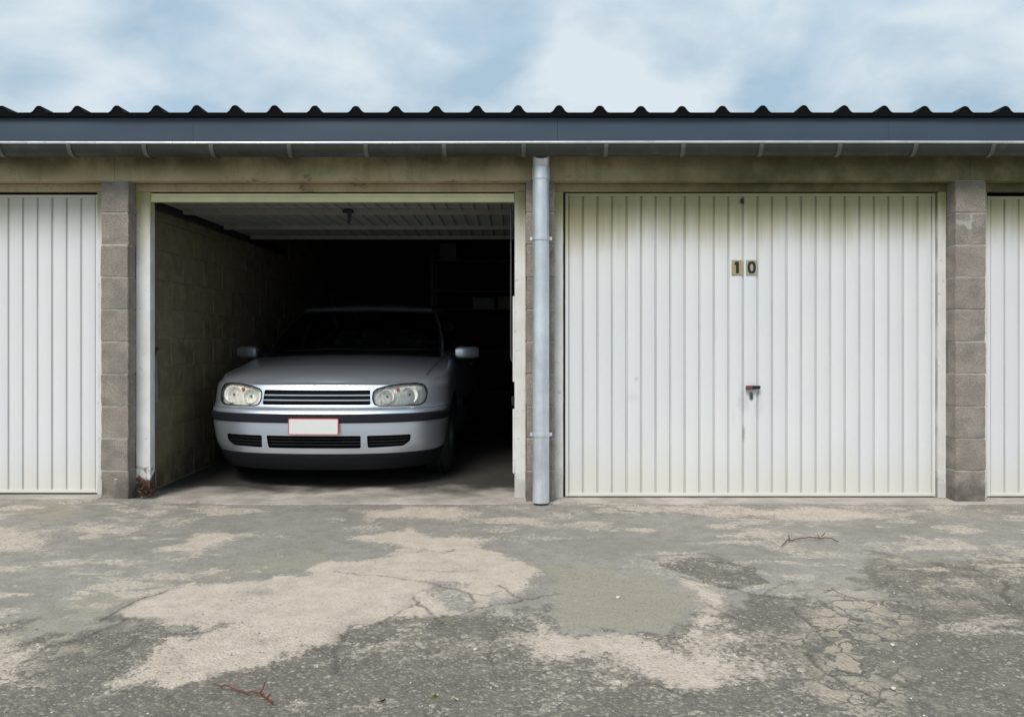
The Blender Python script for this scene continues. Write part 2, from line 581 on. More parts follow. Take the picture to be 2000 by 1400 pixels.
def fbm(x, y, sc, seed, oct=5, rough=0.55):
    s, a, tot = 0, 1.0, 0
    for i in range(oct):
        s = s + a * vnoise(x * sc * 2 ** i + 31.7 * i, y * sc * 2 ** i + 17.3 * i, seed + i)
        tot += a
        a *= rough
    return s / tot


WX = (fbm(PX, PY, 5, 100) - 0.5) * 0.16 + (fbm(PX, PY, 26, 130, 3) - 0.5) * 0.05
WY = (fbm(PX, PY, 5, 200) - 0.5) * 0.26 + (fbm(PX, PY, 26, 230, 3) - 0.5) * 0.07


def poly_sd(pts, wamp=1.0):
    """signed distance (positive inside) of every ground vertex to an outline given in photo pixels"""
    P = np.array([gp(*p) for p in pts])
    x, y = PX + WX * wamp, PY + WY * wamp
    d2 = np.full(x.shape, 1e9)
    inside = np.zeros(x.shape, bool)
    n = len(P)
    for i in range(n):
        ax, ay = P[i]
        bx, by = P[(i + 1) % n]
        ex, ey = bx - ax, by - ay
        t = np.clip(((x - ax) * ex + (y - ay) * ey) / (ex * ex + ey * ey + 1e-12), 0, 1)
        d2 = np.minimum(d2, (x - ax - t * ex) ** 2 + (y - ay - t * ey) ** 2)
        cond = ((ay > y) != (by > y)) & (x < (bx - ax) * (y - ay) / (by - ay + 1e-12) + ax)
        inside ^= cond
    return np.where(inside, 1, -1) * np.sqrt(d2)


def line_d(pts, wamp=0.35):
    P = np.array([gp(*p) for p in pts])
    x, y = PX + WX * wamp, PY + WY * wamp
    d2 = np.full(x.shape, 1e9)
    for i in range(len(P) - 1):
        ax, ay = P[i]
        ex, ey = P[i + 1] - P[i]
        t = np.clip(((x - ax) * ex + (y - ay) * ey) / (ex * ex + ey * ey + 1e-12), 0, 1)
        d2 = np.minimum(d2, (x - ax - t * ex) ** 2 + (y - ay - t * ey) ** 2)
    return np.sqrt(d2)


z1 = lambda *p: [(x / 2.857, 960 + y / 2.857) for x, y in p]
z2 = lambda *p: [(600 + x / 2.857, 960 + y / 2.857) for x, y in p]
z3 = lambda *p: [(1300 + x / 2.857, 960 + y / 2.857) for x, y in p]

beige_polys = [
    # (outline, edge softness, strength)
    ([(210, 1338), (228, 1300), (262, 1262), (246, 1225), (242, 1193), (290, 1163), (332, 1149), (423, 1137), (500, 1131), (577, 1133), (591, 1114),
      (635, 1101), (720, 1092), (796, 1085), (845, 1080), (936, 1076), (985, 1086), (1027, 1103), (1056, 1119), (1034, 1138), (1044, 1153), (985, 1172), (904, 1191),
      (845, 1201), (768, 1212), (698, 1212), (670, 1257), (614, 1270), (595, 1285), (490, 1304), (395, 1322), (308, 1328), (227, 1344)], 0.03, 1.0),
    ([(690, 1046), (760, 1040), (796, 1034), (859, 1044), (967, 1050), (930, 1066), (945, 1080), (860, 1084), (790, 1080), (750, 1062), (690, 1056)], 0.05, 1.0),
    ([(971, 1184), (1055, 1198), (1090, 1222), (1125, 1240), (1251, 1229), (1321, 1254), (1377, 1250), (1415, 1275), (1475, 1313), (1468, 1334), (1384, 1340),
      (1321, 1350), (1265, 1333), (1195, 1298), (1118, 1294), (1055, 1277), (1037, 1233), (981, 1205)], 0.09, 0.85),
    ([(1290, 1119), (1363, 1129), (1419, 1164), (1417, 1205), (1450, 1219), (1464, 1242), (1387, 1250), (1340, 1245), (1352, 1210), (1364, 1172), (1342, 1149), (1300, 1132)], 0.06, 0.9),
    ([(980, 1182), (1060, 1212), (1120, 1245), (1250, 1235), (1350, 1248), (1440, 1230), (1560, 1258), (1600, 1318), (1480, 1346), (1260, 1348), (1100, 1312), (1000, 1282), (960, 1230)], 0.20, 0.52),
    ([(1517, 1282), (1545, 1280), (1576, 1308), (1545, 1315)], 0.05, 0.85),
    ([(290, 1081), (364, 1051), (406, 1043), (514, 1046), (437, 1062), (378, 1090)], 0.03, 0.85),
    ([(70, 1035), (175, 1028), (269, 1034), (227, 1044), (115, 1046), (84, 1056), (87, 1079), (0, 1087), (-80, 1080), (-60, 1035)], 0.07, 0.7),
    ([(270, 1001), (338, 994), (297, 1010)], 0.05, 0.7),
    ([(7, 1257), (70, 1250), (136, 1254), (115, 1292), (73, 1320), (17, 1314), (-60, 1300), (-60, 1260)], 0.09, 0.75),
    ([(1360, 998), (1500, 990), (1650, 992), (1790, 1008), (1700, 1014), (1580, 1020), (1510, 1012), (1405, 1009)], 0.08, 0.75),
    ([(1790, 990), (1930, 992), (1960, 1004), (1840, 1010)], 0.08, 0.55),
    ([(712, 996), (810, 989), (932, 994), (897, 1020), (827, 1010), (740, 1010)], 0.07, 1.0),
    ([(1076, 1027), (1125, 1018), (1188, 1020), (1206, 1032), (1118, 1034)], 0.05, 0.75),
    ([(1215, 1098), (1260, 1088), (1300, 1098), (1290, 1122), (1255, 1120)], 0.06, 0.55),
    ([(1560, 1300), (1700, 1330), (1780, 1370), (1760, 1430), (1590, 1430), (1600, 1370)], 0.16, 0.45),
    ([(1010, 1340), (1100, 1325), (1150, 1360), (1080, 1400), (1000, 1390)], 0.14, 0.4),
    ([(1920, 1100), (2040, 1095), (2060, 1150), (1950, 1150)], 0.12, 0.5),
    ([(1500, 1160), (1600, 1150), (1760, 1165), (1740, 1210), (1640, 1240), (1560, 1230)], 0.16, 0.4),
]
beige = np.zeros(PX.shape)
br = fbm(PX, PY, 9, 300, 5, 0.6)
for pts, soft, st in beige_polys:
    sd = poly_sd(pts) + (br - 0.5) * (soft * 1.9 + 0.08)
    beige = np.maximum(beige, st * smooth(-soft * 0.9 - 0.03, soft * 0.8 + 0.04, sd))
mot = fbm(PX, PY * 1.8, 2.3, 340, 6, 0.6)
beige = np.maximum(beige, 0.62 * smooth(0.57, 0.66, mot) * smooth(-3.0, -1.9, PY))
mot2 = fbm(PX, PY * 1.5, 3.7, 360, 6, 0.65)
beige = np.maximum(beige, 0.5 * smooth(0.57, 0.68, mot2))
beige *= 1 - 0.22 * smooth(0.52, 0.66, fbm(PX, PY, 4.1, 380, 5, 0.65))
# dark wear inside the pale areas
for pts, soft, st in [(z1((540, 800), (760, 730), (1000, 725), (1310, 765), (1130, 800), (960, 840), (760, 830)), 0.09, 0.8),
                      (z1((330, 850), (600, 800), (690, 860), (640, 940), (400, 1000), (250, 1010)), 0.12, 0.85),
                      (z2((690, 560), (760, 500), (900, 545), (900, 590), (800, 640), (690, 620)), 0.10, 0.6)]:
    sd = poly_sd(pts) + (br - 0.5) * soft * 2
    beige *= 1 - st * smooth(-soft * 0.5, soft * 0.5, sd)

rough_m = np.zeros(PX.shape)
for pts, soft, st in [
    ([(-100, 1335), (200, 1350), (420, 1325), (600, 1290), (680, 1250), (720, 1215), (850, 1204), (960, 1190), (1030, 1215), (1050, 1275), (1110, 1300), (1190, 1300), (1260, 1335),
      (1330, 1352), (1480, 1345), (1590, 1330), (1650, 1420), (1650, 1500), (-100, 1500)], 0.16, 1.0),
    ([(1262, 1092), (1320, 1085), (1400, 1096), (1480, 1110), (1510, 1140), (1480, 1158), (1400, 1146), (1310, 1118)], 0.05, 0.9),
    ([(1410, 1180), (1480, 1165), (1600, 1170), (1640, 1240), (1600, 1290), (1520, 1270), (1460, 1240)], 0.12, 0.85),
    ([(1660, 1110), (1800, 1090), (2100, 1085), (2300, 1500), (1700, 1500), (1760, 1400), (1680, 1300), (1740, 1220)], 0.20, 0.95),
    ([(90, 1252), (210, 1230), (245, 1260), (215, 1310), (100, 1320)], 0.10, 0.7),
    ([(-200, 985), (2200, 985), (2200, 1000), (1000, 1010), (-200, 996)], 0.14, 0.35),
]:
    sd = poly_sd(pts) + (br - 0.5) * soft * 2
    rough_m = np.maximum(rough_m, st * smooth(-soft * 0.5, soft * 0.6, sd))

moss = np.zeros(PX.shape)
for pts, soft, st in [
    ([(30, 1225), (150, 1160), (330, 1125), (600, 1085), (640, 1098), (500, 1128), (330, 1146), (230, 1195), (120, 1245), (20, 1255)], 0.22, 0.75),
    ([(1070, 1100), (1250, 1110), (1340, 1150), (1358, 1185), (1340, 1235), (1240, 1232), (1110, 1228), (1060, 1190), (1050, 1150)], 0.14, 0.95),
    ([(20, 985), (150, 985), (190, 1005), (110, 1020), (30, 1014)], 0.14, 1.0),
    ([(1840, 994), (1920, 990), (1950, 1004), (1860, 1010)], 0.10, 1.0),
    ([(1600, 1100), (1760, 1100), (1740, 1140), (1600, 1150)], 0.2, 0.4),
]:
    sd = poly_sd(pts) + (br - 0.5) * soft * 2
    moss = np.maximum(moss, st * smooth(-soft * 0.5, soft * 0.6, sd))

beige *= 1 - 0.8 * np.clip(moss, 0, 1) * (PX > 0.1)
rough_m = np.maximum(rough_m, 0.9 * smooth(-1.95, -2.35, PY + (br - 0.5) * 0.8) * (1 - np.clip(moss * 1.3, 0, 1)))
crack = np.zeros(PX.shape)
cn = fbm(PX, PY, 14, 400, 4)
for pts, w, st in [
    (z1((215, 890), (290, 850), (400, 830), (500, 800), (590, 765), (690, 740), (715, 715), (690, 690)), 0.010, 0.9),
    (z1((560, 720), (600, 700), (720, 630), (840, 575), (940, 545)), 0.008, 1.0),
    (z1((640, 900), (720, 850), (780, 800)), 0.007, 0.6),
    (z2((130, 450), (330, 470), (500, 488), (650, 495), (720, 510), (780, 545), (890, 570), (930, 610)), 0.009, 0.9),
    (z2((600, 570), (610, 620), (690, 680), (740, 730)), 0.008, 0.9),
    (z2((330, 718), (280, 720), (230, 780), (180, 880), (160, 1000)), 0.011, 0.8),
    (z2((400, 735), (500, 660), (590, 620)), 0.006, 0.7),
    (z2((480, 720), (690, 695), (860, 670), (920, 640), (1150, 620), (1200, 600), (1380, 575)), 0.009, 1.0),
    (z2((1090, 520), (1140, 560), (1190, 590)), 0.008, 0.9),
    (z2((900, 570), (1020, 578), (1090, 550)), 0.006, 0.7),
    (z2((920, 690), (1130, 720), (1060, 770), (1030, 900), (1040, 1000)), 0.010, 0.6),
    (z2((640, 440), (800, 444), (960, 440)), 0.010, 0.5),
    (z3((1120, 320), (1300, 360), (1400, 385), (1500, 400)), 0.008, 0.8),
    (z3((-40, 352), (240, 345), (350, 385), (450, 420), (540, 430)), 0.010, 0.7),
    (z3((60, 470), (300, 520), (560, 590), (760, 600)), 0.011, 0.8),
    (z3((220, 610), (320, 660), (420, 720)), 0.009, 0.8),
    (z3((560, 590), (640, 520), (720, 505)), 0.008, 0.7),
    (z3((1050, 550), (1120, 530), (1280, 505), (1400, 500)), 0.008, 0.7),
    (z3((1700, 420), (1890, 500), (1890, 620), (1960, 660)), 0.013, 0.8),
    (z3((780, 880), (900, 1010), (1020, 1060), (1150, 1140), (1300, 1190)), 0.009, 0.9),
    (z3((700, 640), (830, 760), (900, 830)), 0.009, 0.8),
    (z3((-120, 1060), (0, 1100), (120, 1140)), 0.008, 0.9),
]:
    d = line_d(pts)
    ww = w * (0.55 + 1.3 * cn)
    crack = np.maximum(crack, st * smooth(ww, ww * 0.3, d) * smooth(0.2, 0.36, cn))
    crack = np.maximum(crack, 0.42 * st * smooth(ww * 5, ww, d) * smooth(0.4, 0.65, br))

craze = 0.9 * smooth(-0.22, 0.16, poly_sd(z3((900, 560), (1260, 560), (1430, 680), (1260, 800), (1180, 860), (1270, 1050), (1450, 1190), (1150, 1200), (900, 1120), (790, 900), (740, 740))) + (br - 0.5) * 0.2)
craze = np.maximum(craze, 0.42 * smooth(-0.3, 0.25, poly_sd(z3((1000, 300), (1400, 330), (2100, 330), (2100, 760), (1500, 740), (1250, 620))) + (br - 0.5) * 0.3))
craze = np.maximum(craze, 0.45 * smooth(-0.2, 0.2, poly_sd(z1((150, 860), (680, 790), (700, 960), (300, 1050), (50, 1040))) + (br - 0.5) * 0.3))
craze = np.maximum(craze, 0.35 * smooth(-0.2, 0.2, poly_sd(z2((300, 720), (1100, 720), (1250, 900), (1100, 1000), (300, 1000))) + (br - 0.5) * 0.3))

near = ((np.abs(PX) < 3.65) & (PY > -3.2) & (PY < 0.08)).astype(float)
rise = 0.024 * smooth(-1.7, -2.7, PX) * smooth(-1.6, -0.15, PY)
PZ = rise + near * ((fbm(PX, PY, 1.3, 500, 3) - 0.5) * 0.012 + (fbm(PX, PY, 40, 520, 3, 0.6) - 0.5) * (0.0015 + 0.005 * rough_m) - 0.006 * crack + 0.002 * beige * 0)
PZ = np.where(PY > -0.12, np.minimum(PZ, rise - 0.004), PZ)
PZ = np.where(PY > 0.02, -0.02, PZ)
nx, ny = len(XC), len(YC)
gm = bpy.data.meshes.new("asphalt_yard")
idx = np.arange(nx * ny).reshape(ny, nx)
quads = np.stack([idx[:-1, :-1], idx[:-1, 1:], idx[1:, 1:], idx[1:, :-1]], -1).reshape(-1, 4)
gm.vertices.add(nx * ny)
gm.vertices.foreach_set("co", np.stack([PX, PY, PZ], 1).astype(np.float32).ravel())
gm.loops.add(quads.size)
gm.loops.foreach_set("vertex_index", quads.astype(np.int32).ravel())
gm.polygons.add(len(quads))
gm.polygons.foreach_set("loop_start", np.arange(0, quads.size, 4, dtype=np.int32))
gm.polygons.foreach_set("use_smooth", np.ones(len(quads), bool))
gm.update(calc_edges=True)
at = gm.attributes.new("wear", "FLOAT_COLOR", "POINT")
at.data.foreach_set("color", np.stack([beige, rough_m, crack, moss], 1).astype(np.float32).ravel())
at = gm.attributes.new("craze", "FLOAT", "POINT")
at.data.foreach_set("value", craze.astype(np.float32))

t = NT("worn_asphalt")
v = t.pos()
a1 = t.n("ShaderNodeAttribute", attribute_name="wear")
a2 = t.n("ShaderNodeAttribute", attribute_name="craze")
sp = t.n("ShaderNodeSeparateColor")
t.l(a1.outputs["Color"], sp.inputs[0])
f_b, f_r, f_c, f_m = sp.outputs[0], sp.outputs[1], sp.outputs[2], a1.outputs["Alpha"]
f_z = a2.outputs["Fac"]
n_big = t.noise(v, 1.6, 5, 0.55)
n_mid = t.noise(v, 11, 5, 0.6)
n_fine = t.noise(v, 85, 4, 0.7)
n_grit = t.noise(v, 230, 2, 0.6)
c = t.mix(t.mapr(n_big, 0.3, 0.7), (0.30, 0.275, 0.243), (0.375, 0.347, 0.31))
c = t.mix(t.mapr(n_mid, 0.35, 0.72, 0, 0.5), c, (0.20, 0.182, 0.152))
# rough, gravelly wearing course
stone = t.voro(v, 85, "F1", "Color")
sdist = t.voro(v, 85)
sl = t.sep(stone)
agg = t.mix(t.mapr(sl[0], 0.55, 1.0), (0.155, 0.137, 0.114), (0.315, 0.282, 0.236))
agg = t.mix(t.mapr(sl[1], 0.95, 0.985), agg, (0.44, 0.41, 0.37))
agg = t.mix(t.mapr(sdist, 0.4, 0.85), agg, (0.105, 0.094, 0.08))
agg = t.mix(t.mapr(n_mid, 0.4, 0.7, 0, 0.55), agg, (0.245, 0.215, 0.175))
rf = t.mapr(t.math("ADD", f_r, t.math("MULTIPLY", t.math("SUBTRACT", n_mid, 0.5), 0.7)), 0.2, 0.75)
c = t.mix(t.math("MULTIPLY", rf, 0.9), c, agg)
# moss tint
mf = t.mapr(t.math("ADD", f_m, t.math("MULTIPLY", t.math("SUBTRACT", n_mid, 0.5), 0.5)), 0.15, 0.9)
c = t.mix(t.math("MULTIPLY", mf, 0.6), c, (0.37, 0.33, 0.245))
# pale, sandy worn areas
bf = t.mapr(t.math("ADD", t.math("ADD", f_b, t.math("MULTIPLY", t.math("SUBTRACT", t.noise(v, 34, 6, 0.78), 0.5), 1.1)), t.math("MULTIPLY", t.math("SUBTRACT", sl[2], 0.5), 0.42)), 0.20, 0.82)
bc = t.mix(t.mapr(n_mid, 0.3, 0.7), (0.555, 0.472, 0.385), (0.67, 0.58, 0.485))
bc = t.mix(t.mapr(n_fine, 0.45, 0.75, 0, 0.7), bc, (0.36, 0.31, 0.25))
c = t.mix(bf, c, bc)
# crazed surface: pale plates between dark joints
wv = t.n("ShaderNodeVectorMath", operation="ADD")
nz = t.n("ShaderNodeTexNoise"); nz.inputs["Scale"].default_value = 6; t.l(v, nz.inputs["Vector"])
ms = t.n("ShaderNodeVectorMath", operation="SCALE"); ms.inputs["Scale"].default_value = 0.12
t.l(nz.outputs["Color"], ms.inputs[0]); t.l(v, wv.inputs[0]); t.l(ms.outputs[0], wv.inputs[1])
nz2 = t.n("ShaderNodeTexNoise"); nz2.inputs["Scale"].default_value = 24; nz2.inputs["Detail"].default_value = 4; t.l(v, nz2.inputs["Vector"])
ms2 = t.n("ShaderNodeVectorMath", operation="SCALE"); ms2.inputs["Scale"].default_value = 0.05; t.l(nz2.outputs["Color"], ms2.inputs[0])
wv2 = t.n("ShaderNodeVectorMath", operation="ADD"); t.l(wv.outputs[0], wv2.inputs[0]); t.l(ms2.outputs[0], wv2.inputs[1])
cv = t.scaled(wv2.outputs[0], (1, 1, 0.0))
edge = t.voro(cv, 8.5, "DISTANCE_TO_EDGE")
edge2 = t.math("ADD", t.voro(cv, 17.0, "DISTANCE_TO_EDGE"), t.mapr(t.noise(v, 4.3, 3), 0.42, 0.6, 0.0, 0.14))
edge = t.math("MINIMUM", edge, edge2)
plate = t.voro(cv, 17.0, "F1", "Color")
pl = t.sep(plate)
zf = t.mapr(t.math("ADD", f_z, t.math("MULTIPLY", t.math("SUBTRACT", n_mid, 0.5), 0.6)), 0.2, 0.75)
pf = t.math("MULTIPLY", zf, t.mapr(pl[0], 0.2, 0.5))
c = t.mix(t.math("MULTIPLY", pf, 0.75), c, (0.48, 0.41, 0.325))
jf = t.math("MULTIPLY", zf, t.mapr(t.math("ADD", edge, t.math("MULTIPLY", t.math("SUBTRACT", t.noise(v, 55, 4, 0.7), 0.5), 0.09)), 0.0, 0.06, 1.0, 0.0))
c = t.mix(t.math("MULTIPLY", jf, t.mapr(n_mid, 0.32, 0.58, 0.15, 1.0)), c, (0.11, 0.10, 0.087))
# cracks, grit
c = t.mix(t.math("MULTIPLY", f_c, t.mapr(n_fine, 0.3, 0.65, 1.0, 0.55)), c, (0.075, 0.068, 0.058))
c = t.mix(t.mapr(n_fine, 0.25, 0.55, 0.55, 0.0), c, (0.10, 0.09, 0.078))
c = t.mix(t.mapr(t.noise(v, 38, 4, 0.7), 0.54, 0.74, 0.0, 0.4), c, (0.15, 0.135, 0.115))
c = t.mix(t.mapr(t.voro(v, 33), 0.06, 0.11, 0.5, 0.0), c, (0.09, 0.082, 0.07))
c = t.mix(t.mapr(n_grit, 0.56, 0.75, 0.0, 0.5), c, (0.44, 0.41, 0.37))
dk = t.mapr(t.noise(v, 3.1, 6, 0.65), 0.56, 0.72, 0, 0.4)
c = t.mix(dk, c, (0.16, 0.15, 0.135))
t.setp("Base Color", c)
t.setp("Roughness", 0.88)
t.setp("Specular IOR Level", 0.3)
hh = t.math("ADD", t.math("MULTIPLY", n_fine, 0.5), t.math("MULTIPLY", t.math("MULTIPLY", t.mapr(sdist, 0.0, 0.7, 1.0, 0.0), rf), 0.9))
hh = t.math("ADD", hh, t.math("MULTIPLY", jf, -1.0))
t.setp("Normal", t.bump(hh, 0.55, 0.006))
gm.materials.append(t.mat)
ground = link("asphalt_yard", gm)
tag(ground, "cracked grey asphalt yard with pale worn patches in front of the garages", "yard", kind="structure")

# ------------------------------------------------------------------ garage building
BLD = empty("garage_building", (0.18, 2.8, 0.0))
tag(BLD, "row of concrete block garages with white ribbed doors and a slate blue roof edge", "garage building")


def part(o):
    """keeps world coordinates while the building's Empty stands at its own base"""
    return o


def bpart(mb, name, mats, smooth_angle=None, bevel=0.0, parent=None):
    o = mb.build(name, mats, None, smooth_angle, bevel)
    p = parent or BLD
    o.parent = p
    if p is BLD:
        o.matrix_parent_inverse = Matrix.Translation(-Vector(BLD.location))
    return o


def bempty(name):
    o = empty(name, (0, 0, 0), BLD)
    o.matrix_parent_inverse = Matrix.Translation(-Vector(BLD.location))
    return o


PIL = [(-5.39, -5.215), (-2.649, -2.475), (0.075, 0.256), (2.823, 3.016), (5.56, 5.75)]
BACK = 5.7

# floor slab inside and the pale threshold in front of the doors
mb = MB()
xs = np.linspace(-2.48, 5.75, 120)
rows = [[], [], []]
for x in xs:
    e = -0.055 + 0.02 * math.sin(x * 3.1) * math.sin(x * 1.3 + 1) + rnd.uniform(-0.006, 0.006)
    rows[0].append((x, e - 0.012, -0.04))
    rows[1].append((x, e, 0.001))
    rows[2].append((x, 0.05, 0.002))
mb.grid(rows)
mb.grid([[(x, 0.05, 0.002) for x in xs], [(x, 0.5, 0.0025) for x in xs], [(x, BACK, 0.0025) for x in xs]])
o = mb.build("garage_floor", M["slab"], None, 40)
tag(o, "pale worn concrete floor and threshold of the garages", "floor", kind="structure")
mb = MB()
xs = np.linspace(-5.75, -2.66, 30)
mb.grid([[(x, -0.02 + rnd.uniform(-0.005, 0.005), 0.0) for x in xs], [(x, -0.015, 0.022) for x in xs], [(x, BACK, 0.022) for x in xs]])
o = mb.build("threshold_floor", M["slab"], None, 30)
tag(o, "concrete floor edge under the leftmost white door", "floor", kind="structure")


def block_data(name, w, d, h, mat, seed, jit=0.0018):
    r = random.Random(seed)
    bm = bmesh.new()
    bmesh.ops.create_cube(bm, size=1.0)
    bmesh.ops.scale(bm, vec=(w, d, h), verts=bm.verts)
    bmesh.ops.bevel(bm, geom=list(bm.edges), offset=0.0035, segments=1, affect="EDGES")
    bmesh.ops.subdivide_edges(bm, edges=[e for e in bm.edges if e.calc_length() > 0.05], cuts=3, use_grid_fill=True)
    for vv in bm.verts:
        vv.co += Vector((r.uniform(-jit, jit), r.uniform(-jit, jit), r.uniform(-jit, jit)))
    me = bpy.data.meshes.new(name)
    bm.to_mesh(me)
    bm.free()
    me.materials.append(mat)
    return me


H_C = 0.2063
Z_TOPJ = 2.053
for pi_, (a, b) in enumerate(PIL):
    cx, w = (a + b) / 2, b - a
    mb = MB()
    mb.box(a + 0.004, b - 0.004, 0.0035, 0.232, -0.05, 2.054)
    pil = bpart(mb, "pillar", M["mortar"])
    variants = [block_data("block", w, 0.24, H_C - 0.008, M["block"], 40 + pi_ * 5 + k) for k in range(3)]
    z = 0.0
    n = 10
    for k in range(n):
        zc = z - 0.01 + H_C * (k + 0.5)
        o = link("block", variants[(k * 2 + pi_) % 3], pil)
        o.location = (cx + rnd.uniform(-0.003, 0.003), 0.12 + rnd.uniform(-0.002, 0.0025), zc)
        o.rotation_euler = (0, 0, math.pi if k % 2 else 0)
    # base stone of the left pillar is wider and protrudes
    # partition behind the pillar
    mb = MB()
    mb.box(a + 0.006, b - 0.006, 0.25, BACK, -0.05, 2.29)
    pw = bpart(mb, "partition_wall", M["mortar_in"] if pi_ == 1 else M["deep_shade"])
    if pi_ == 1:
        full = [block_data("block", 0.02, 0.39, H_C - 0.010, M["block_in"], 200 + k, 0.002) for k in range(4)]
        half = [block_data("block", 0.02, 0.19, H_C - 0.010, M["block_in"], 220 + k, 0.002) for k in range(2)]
        for k in range(11):
            y = 0.25
            first = k % 2
            zc = 0.01 + H_C * (k + 0.5)
            while y < 4.2:
                L = 0.19 if first else 0.39
                o = link("block", (half if first else full)[rnd.randrange(2 if first else 4)], pw)
                o.location = (b - 0.010 + rnd.uniform(-0.002, 0.003), y + L / 2, zc)
                y += L + 0.01
                first = 0

# wall to the back, ceiling, outer flanks
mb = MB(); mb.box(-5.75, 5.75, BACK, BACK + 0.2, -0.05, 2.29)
bpart(mb, "back_wall", M["deep_shade"])
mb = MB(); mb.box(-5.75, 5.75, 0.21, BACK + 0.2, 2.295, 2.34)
bpart(mb, "ceiling", M["deep_shade"])

# lintel beam over the bays (one cast piece per pair of bays, fine joint over the pillars)
for (a, b) in ((-5.75, -2.562), (-2.560, 0.165), (0.167, 2.918), (2.920, 5.75)):
    mb = MB()
    n = 26
    rows = []
    prof = [(0.205, Z_TOPJ + 0.001), (0.006, Z_TOPJ), (0.0, Z_TOPJ + 0.008), (-0.002, 2.15), (0.0, 2.285), (0.205, 2.286)]
    for i in range(n + 1):
        x = lerp(a, b, i / n)
        rows.append([(x, y + (rnd.uniform(-0.0015, 0.0015) if 0 < k < 4 else 0), z + (rnd.uniform(-0.002, 0.002) if k in (1, 2) else 0)) for k, (y, z) in enumerate(prof)])
    mb.grid(rows, close=True)
    mb.add(rows[0], [(0, 1, 2, 3, 4, 5)]); mb.add(rows[-1], [(5, 4, 3, 2, 1, 0)])
    bpart(mb, "lintel", M["lintel"], 40)

# ------------------------------------------------------------------ garage doors
Y_D = 0.122


def slat_data(w, zlen, mat):
    """one pressed slat: flat face with sloped flanks falling into a groove; runs along z, face towards -y"""
    mb = MB()
    g = 0.0075
    prof = [(0.0, 0.0100), (0.0026, 0.0095), (g, 0.0012), (g + 0.003, 0.0), (w - g - 0.003, 0.0), (w - g, 0.0012), (w - 0.0026, 0.0095), (w, 0.0100), (w, 0.013), (0.0, 0.013)]
    mb.prism(prof, 0.0, zlen, "z")
    mb.mi = [1 if i in (0, 1, 5, 6) else 0 for i in range(len(mb.f))]
    return mb.data("slat", [mat, M[mat.name + "_groove"]], 25)


def sheet_slat(w, zlen, mat):
    """the same slat as a folded sheet, for the door that is seen from its inside"""
    mb = MB()
    fr = [(0.0, 0.012), (0.006, 0.0115), (0.0115, 0.0012), (0.0145, 0.0), (w - 0.0145, 0.0), (w - 0.0115, 0.0012), (w - 0.006, 0.0115), (w, 0.012)]
    mb.prism(fr + [(x, y + 0.0016) for x, y in reversed(fr)], 0.0, zlen, "z")
    return mb.data("slat", mat, 25)


def door_frame(x0, x1, xl, xr, mat_l, mat_r, z_b, label=None, broken=False):
    """steel frame: jambs x0..xl and xr..x1, header above"""
    fr = bempty("door_frame")
    if label: fr["label"] = label
    for (a, b, m, brk, sgn) in ((x0, xl, mat_l, broken, 1), (xr, x1, mat_r, False, -1)):
        mb = MB()
        n = 40
        rows = []
        for i in range(n + 1):
            z = lerp(z_b, 2.0, i / n)
            prof = [(a, 0.17), (a, 0.108), (a + 0.002, 0.105), (b - 0.002, 0.105), (b, 0.108), (b, 0.17)]
            if brk:
                z = max(z, z_b)
            rows.append([(x + rnd.uniform(-0.0006, 0.0006), y, z) for x, y in prof])
        if brk:    # lower end eaten away by rust
            for i, r in enumerate(rows[:1]):
                cut = [0.13, 0.11, 0.10, 0.045, 0.12, 0.17]
                rows[0] = [(x, y, c_) for (x, y, z), c_ in zip(r, cut)]
                for j in range(1, n + 1):
                    rows[j] = [(x, y, max(z, rows[0][q][2] + 0.0015 * j)) for q, (x, y, z) in enumerate(rows[j])]
        mb.grid(rows, close=True)
        bpart(mb, "jamb", m, 30, parent=fr)
    mb = MB()
    mb.box(x0, x1, 0.104, 0.17, 2.0015, 2.0515)
    bpart(mb, "header", M["lintel"], None, 0.003, parent=fr)
    return fr


def make_door(x0, x1, z0, z1, mat, n, label, hw=True):
    d = bempty("garage_door")
    d["label"] = label
    e = 0.020
    w = (x1 - x0 - 2 * e) / n
    sd = slat_data(w, z1 - z0 - 2 * 0.022, mat)
    for k in range(n):
        o = link("slat", sd, d)
        o.location = (x0 + e + k * w, Y_D + rnd.uniform(-0.0008, 0.0008), z0 + 0.022)
    mb = MB()
    mb.box(x0, x0 + e, Y_D - 0.004, Y_D + 0.03, z0, z1)
    bpart(mb, "edge_rail", mat, None, 0.003, parent=d)
    mb = MB()
    mb.box(x1 - e, x1, Y_D - 0.004, Y_D + 0.03, z0, z1)
    bpart(mb, "edge_rail", mat, None, 0.003, parent=d)
    mb = MB()
    mb.box(x0 + e + 0.001, x1 - e - 0.001, Y_D - 0.0035, Y_D + 0.03, z1 - 0.022, z1 - 0.001)
    bpart(mb, "top_rail", mat, None, 0.003, parent=d)
    mb = MB()
    mb.box(x0 + e + 0.001, x1 - e - 0.001, Y_D - 0.0035, Y_D + 0.03, z0 + 0.001, z0 + 0.022)
    bpart(mb, "bottom_rail", mat, None, 0.003, parent=d)
    mb = MB()
    mb.box(x0 + 0.004, x1 - 0.004, Y_D + 0.031, Y_D + 0.036, z0 + 0.003, z1 - 0.003)
    bpart(mb, "back_sheet", M["door_in"], parent=d)
    return d


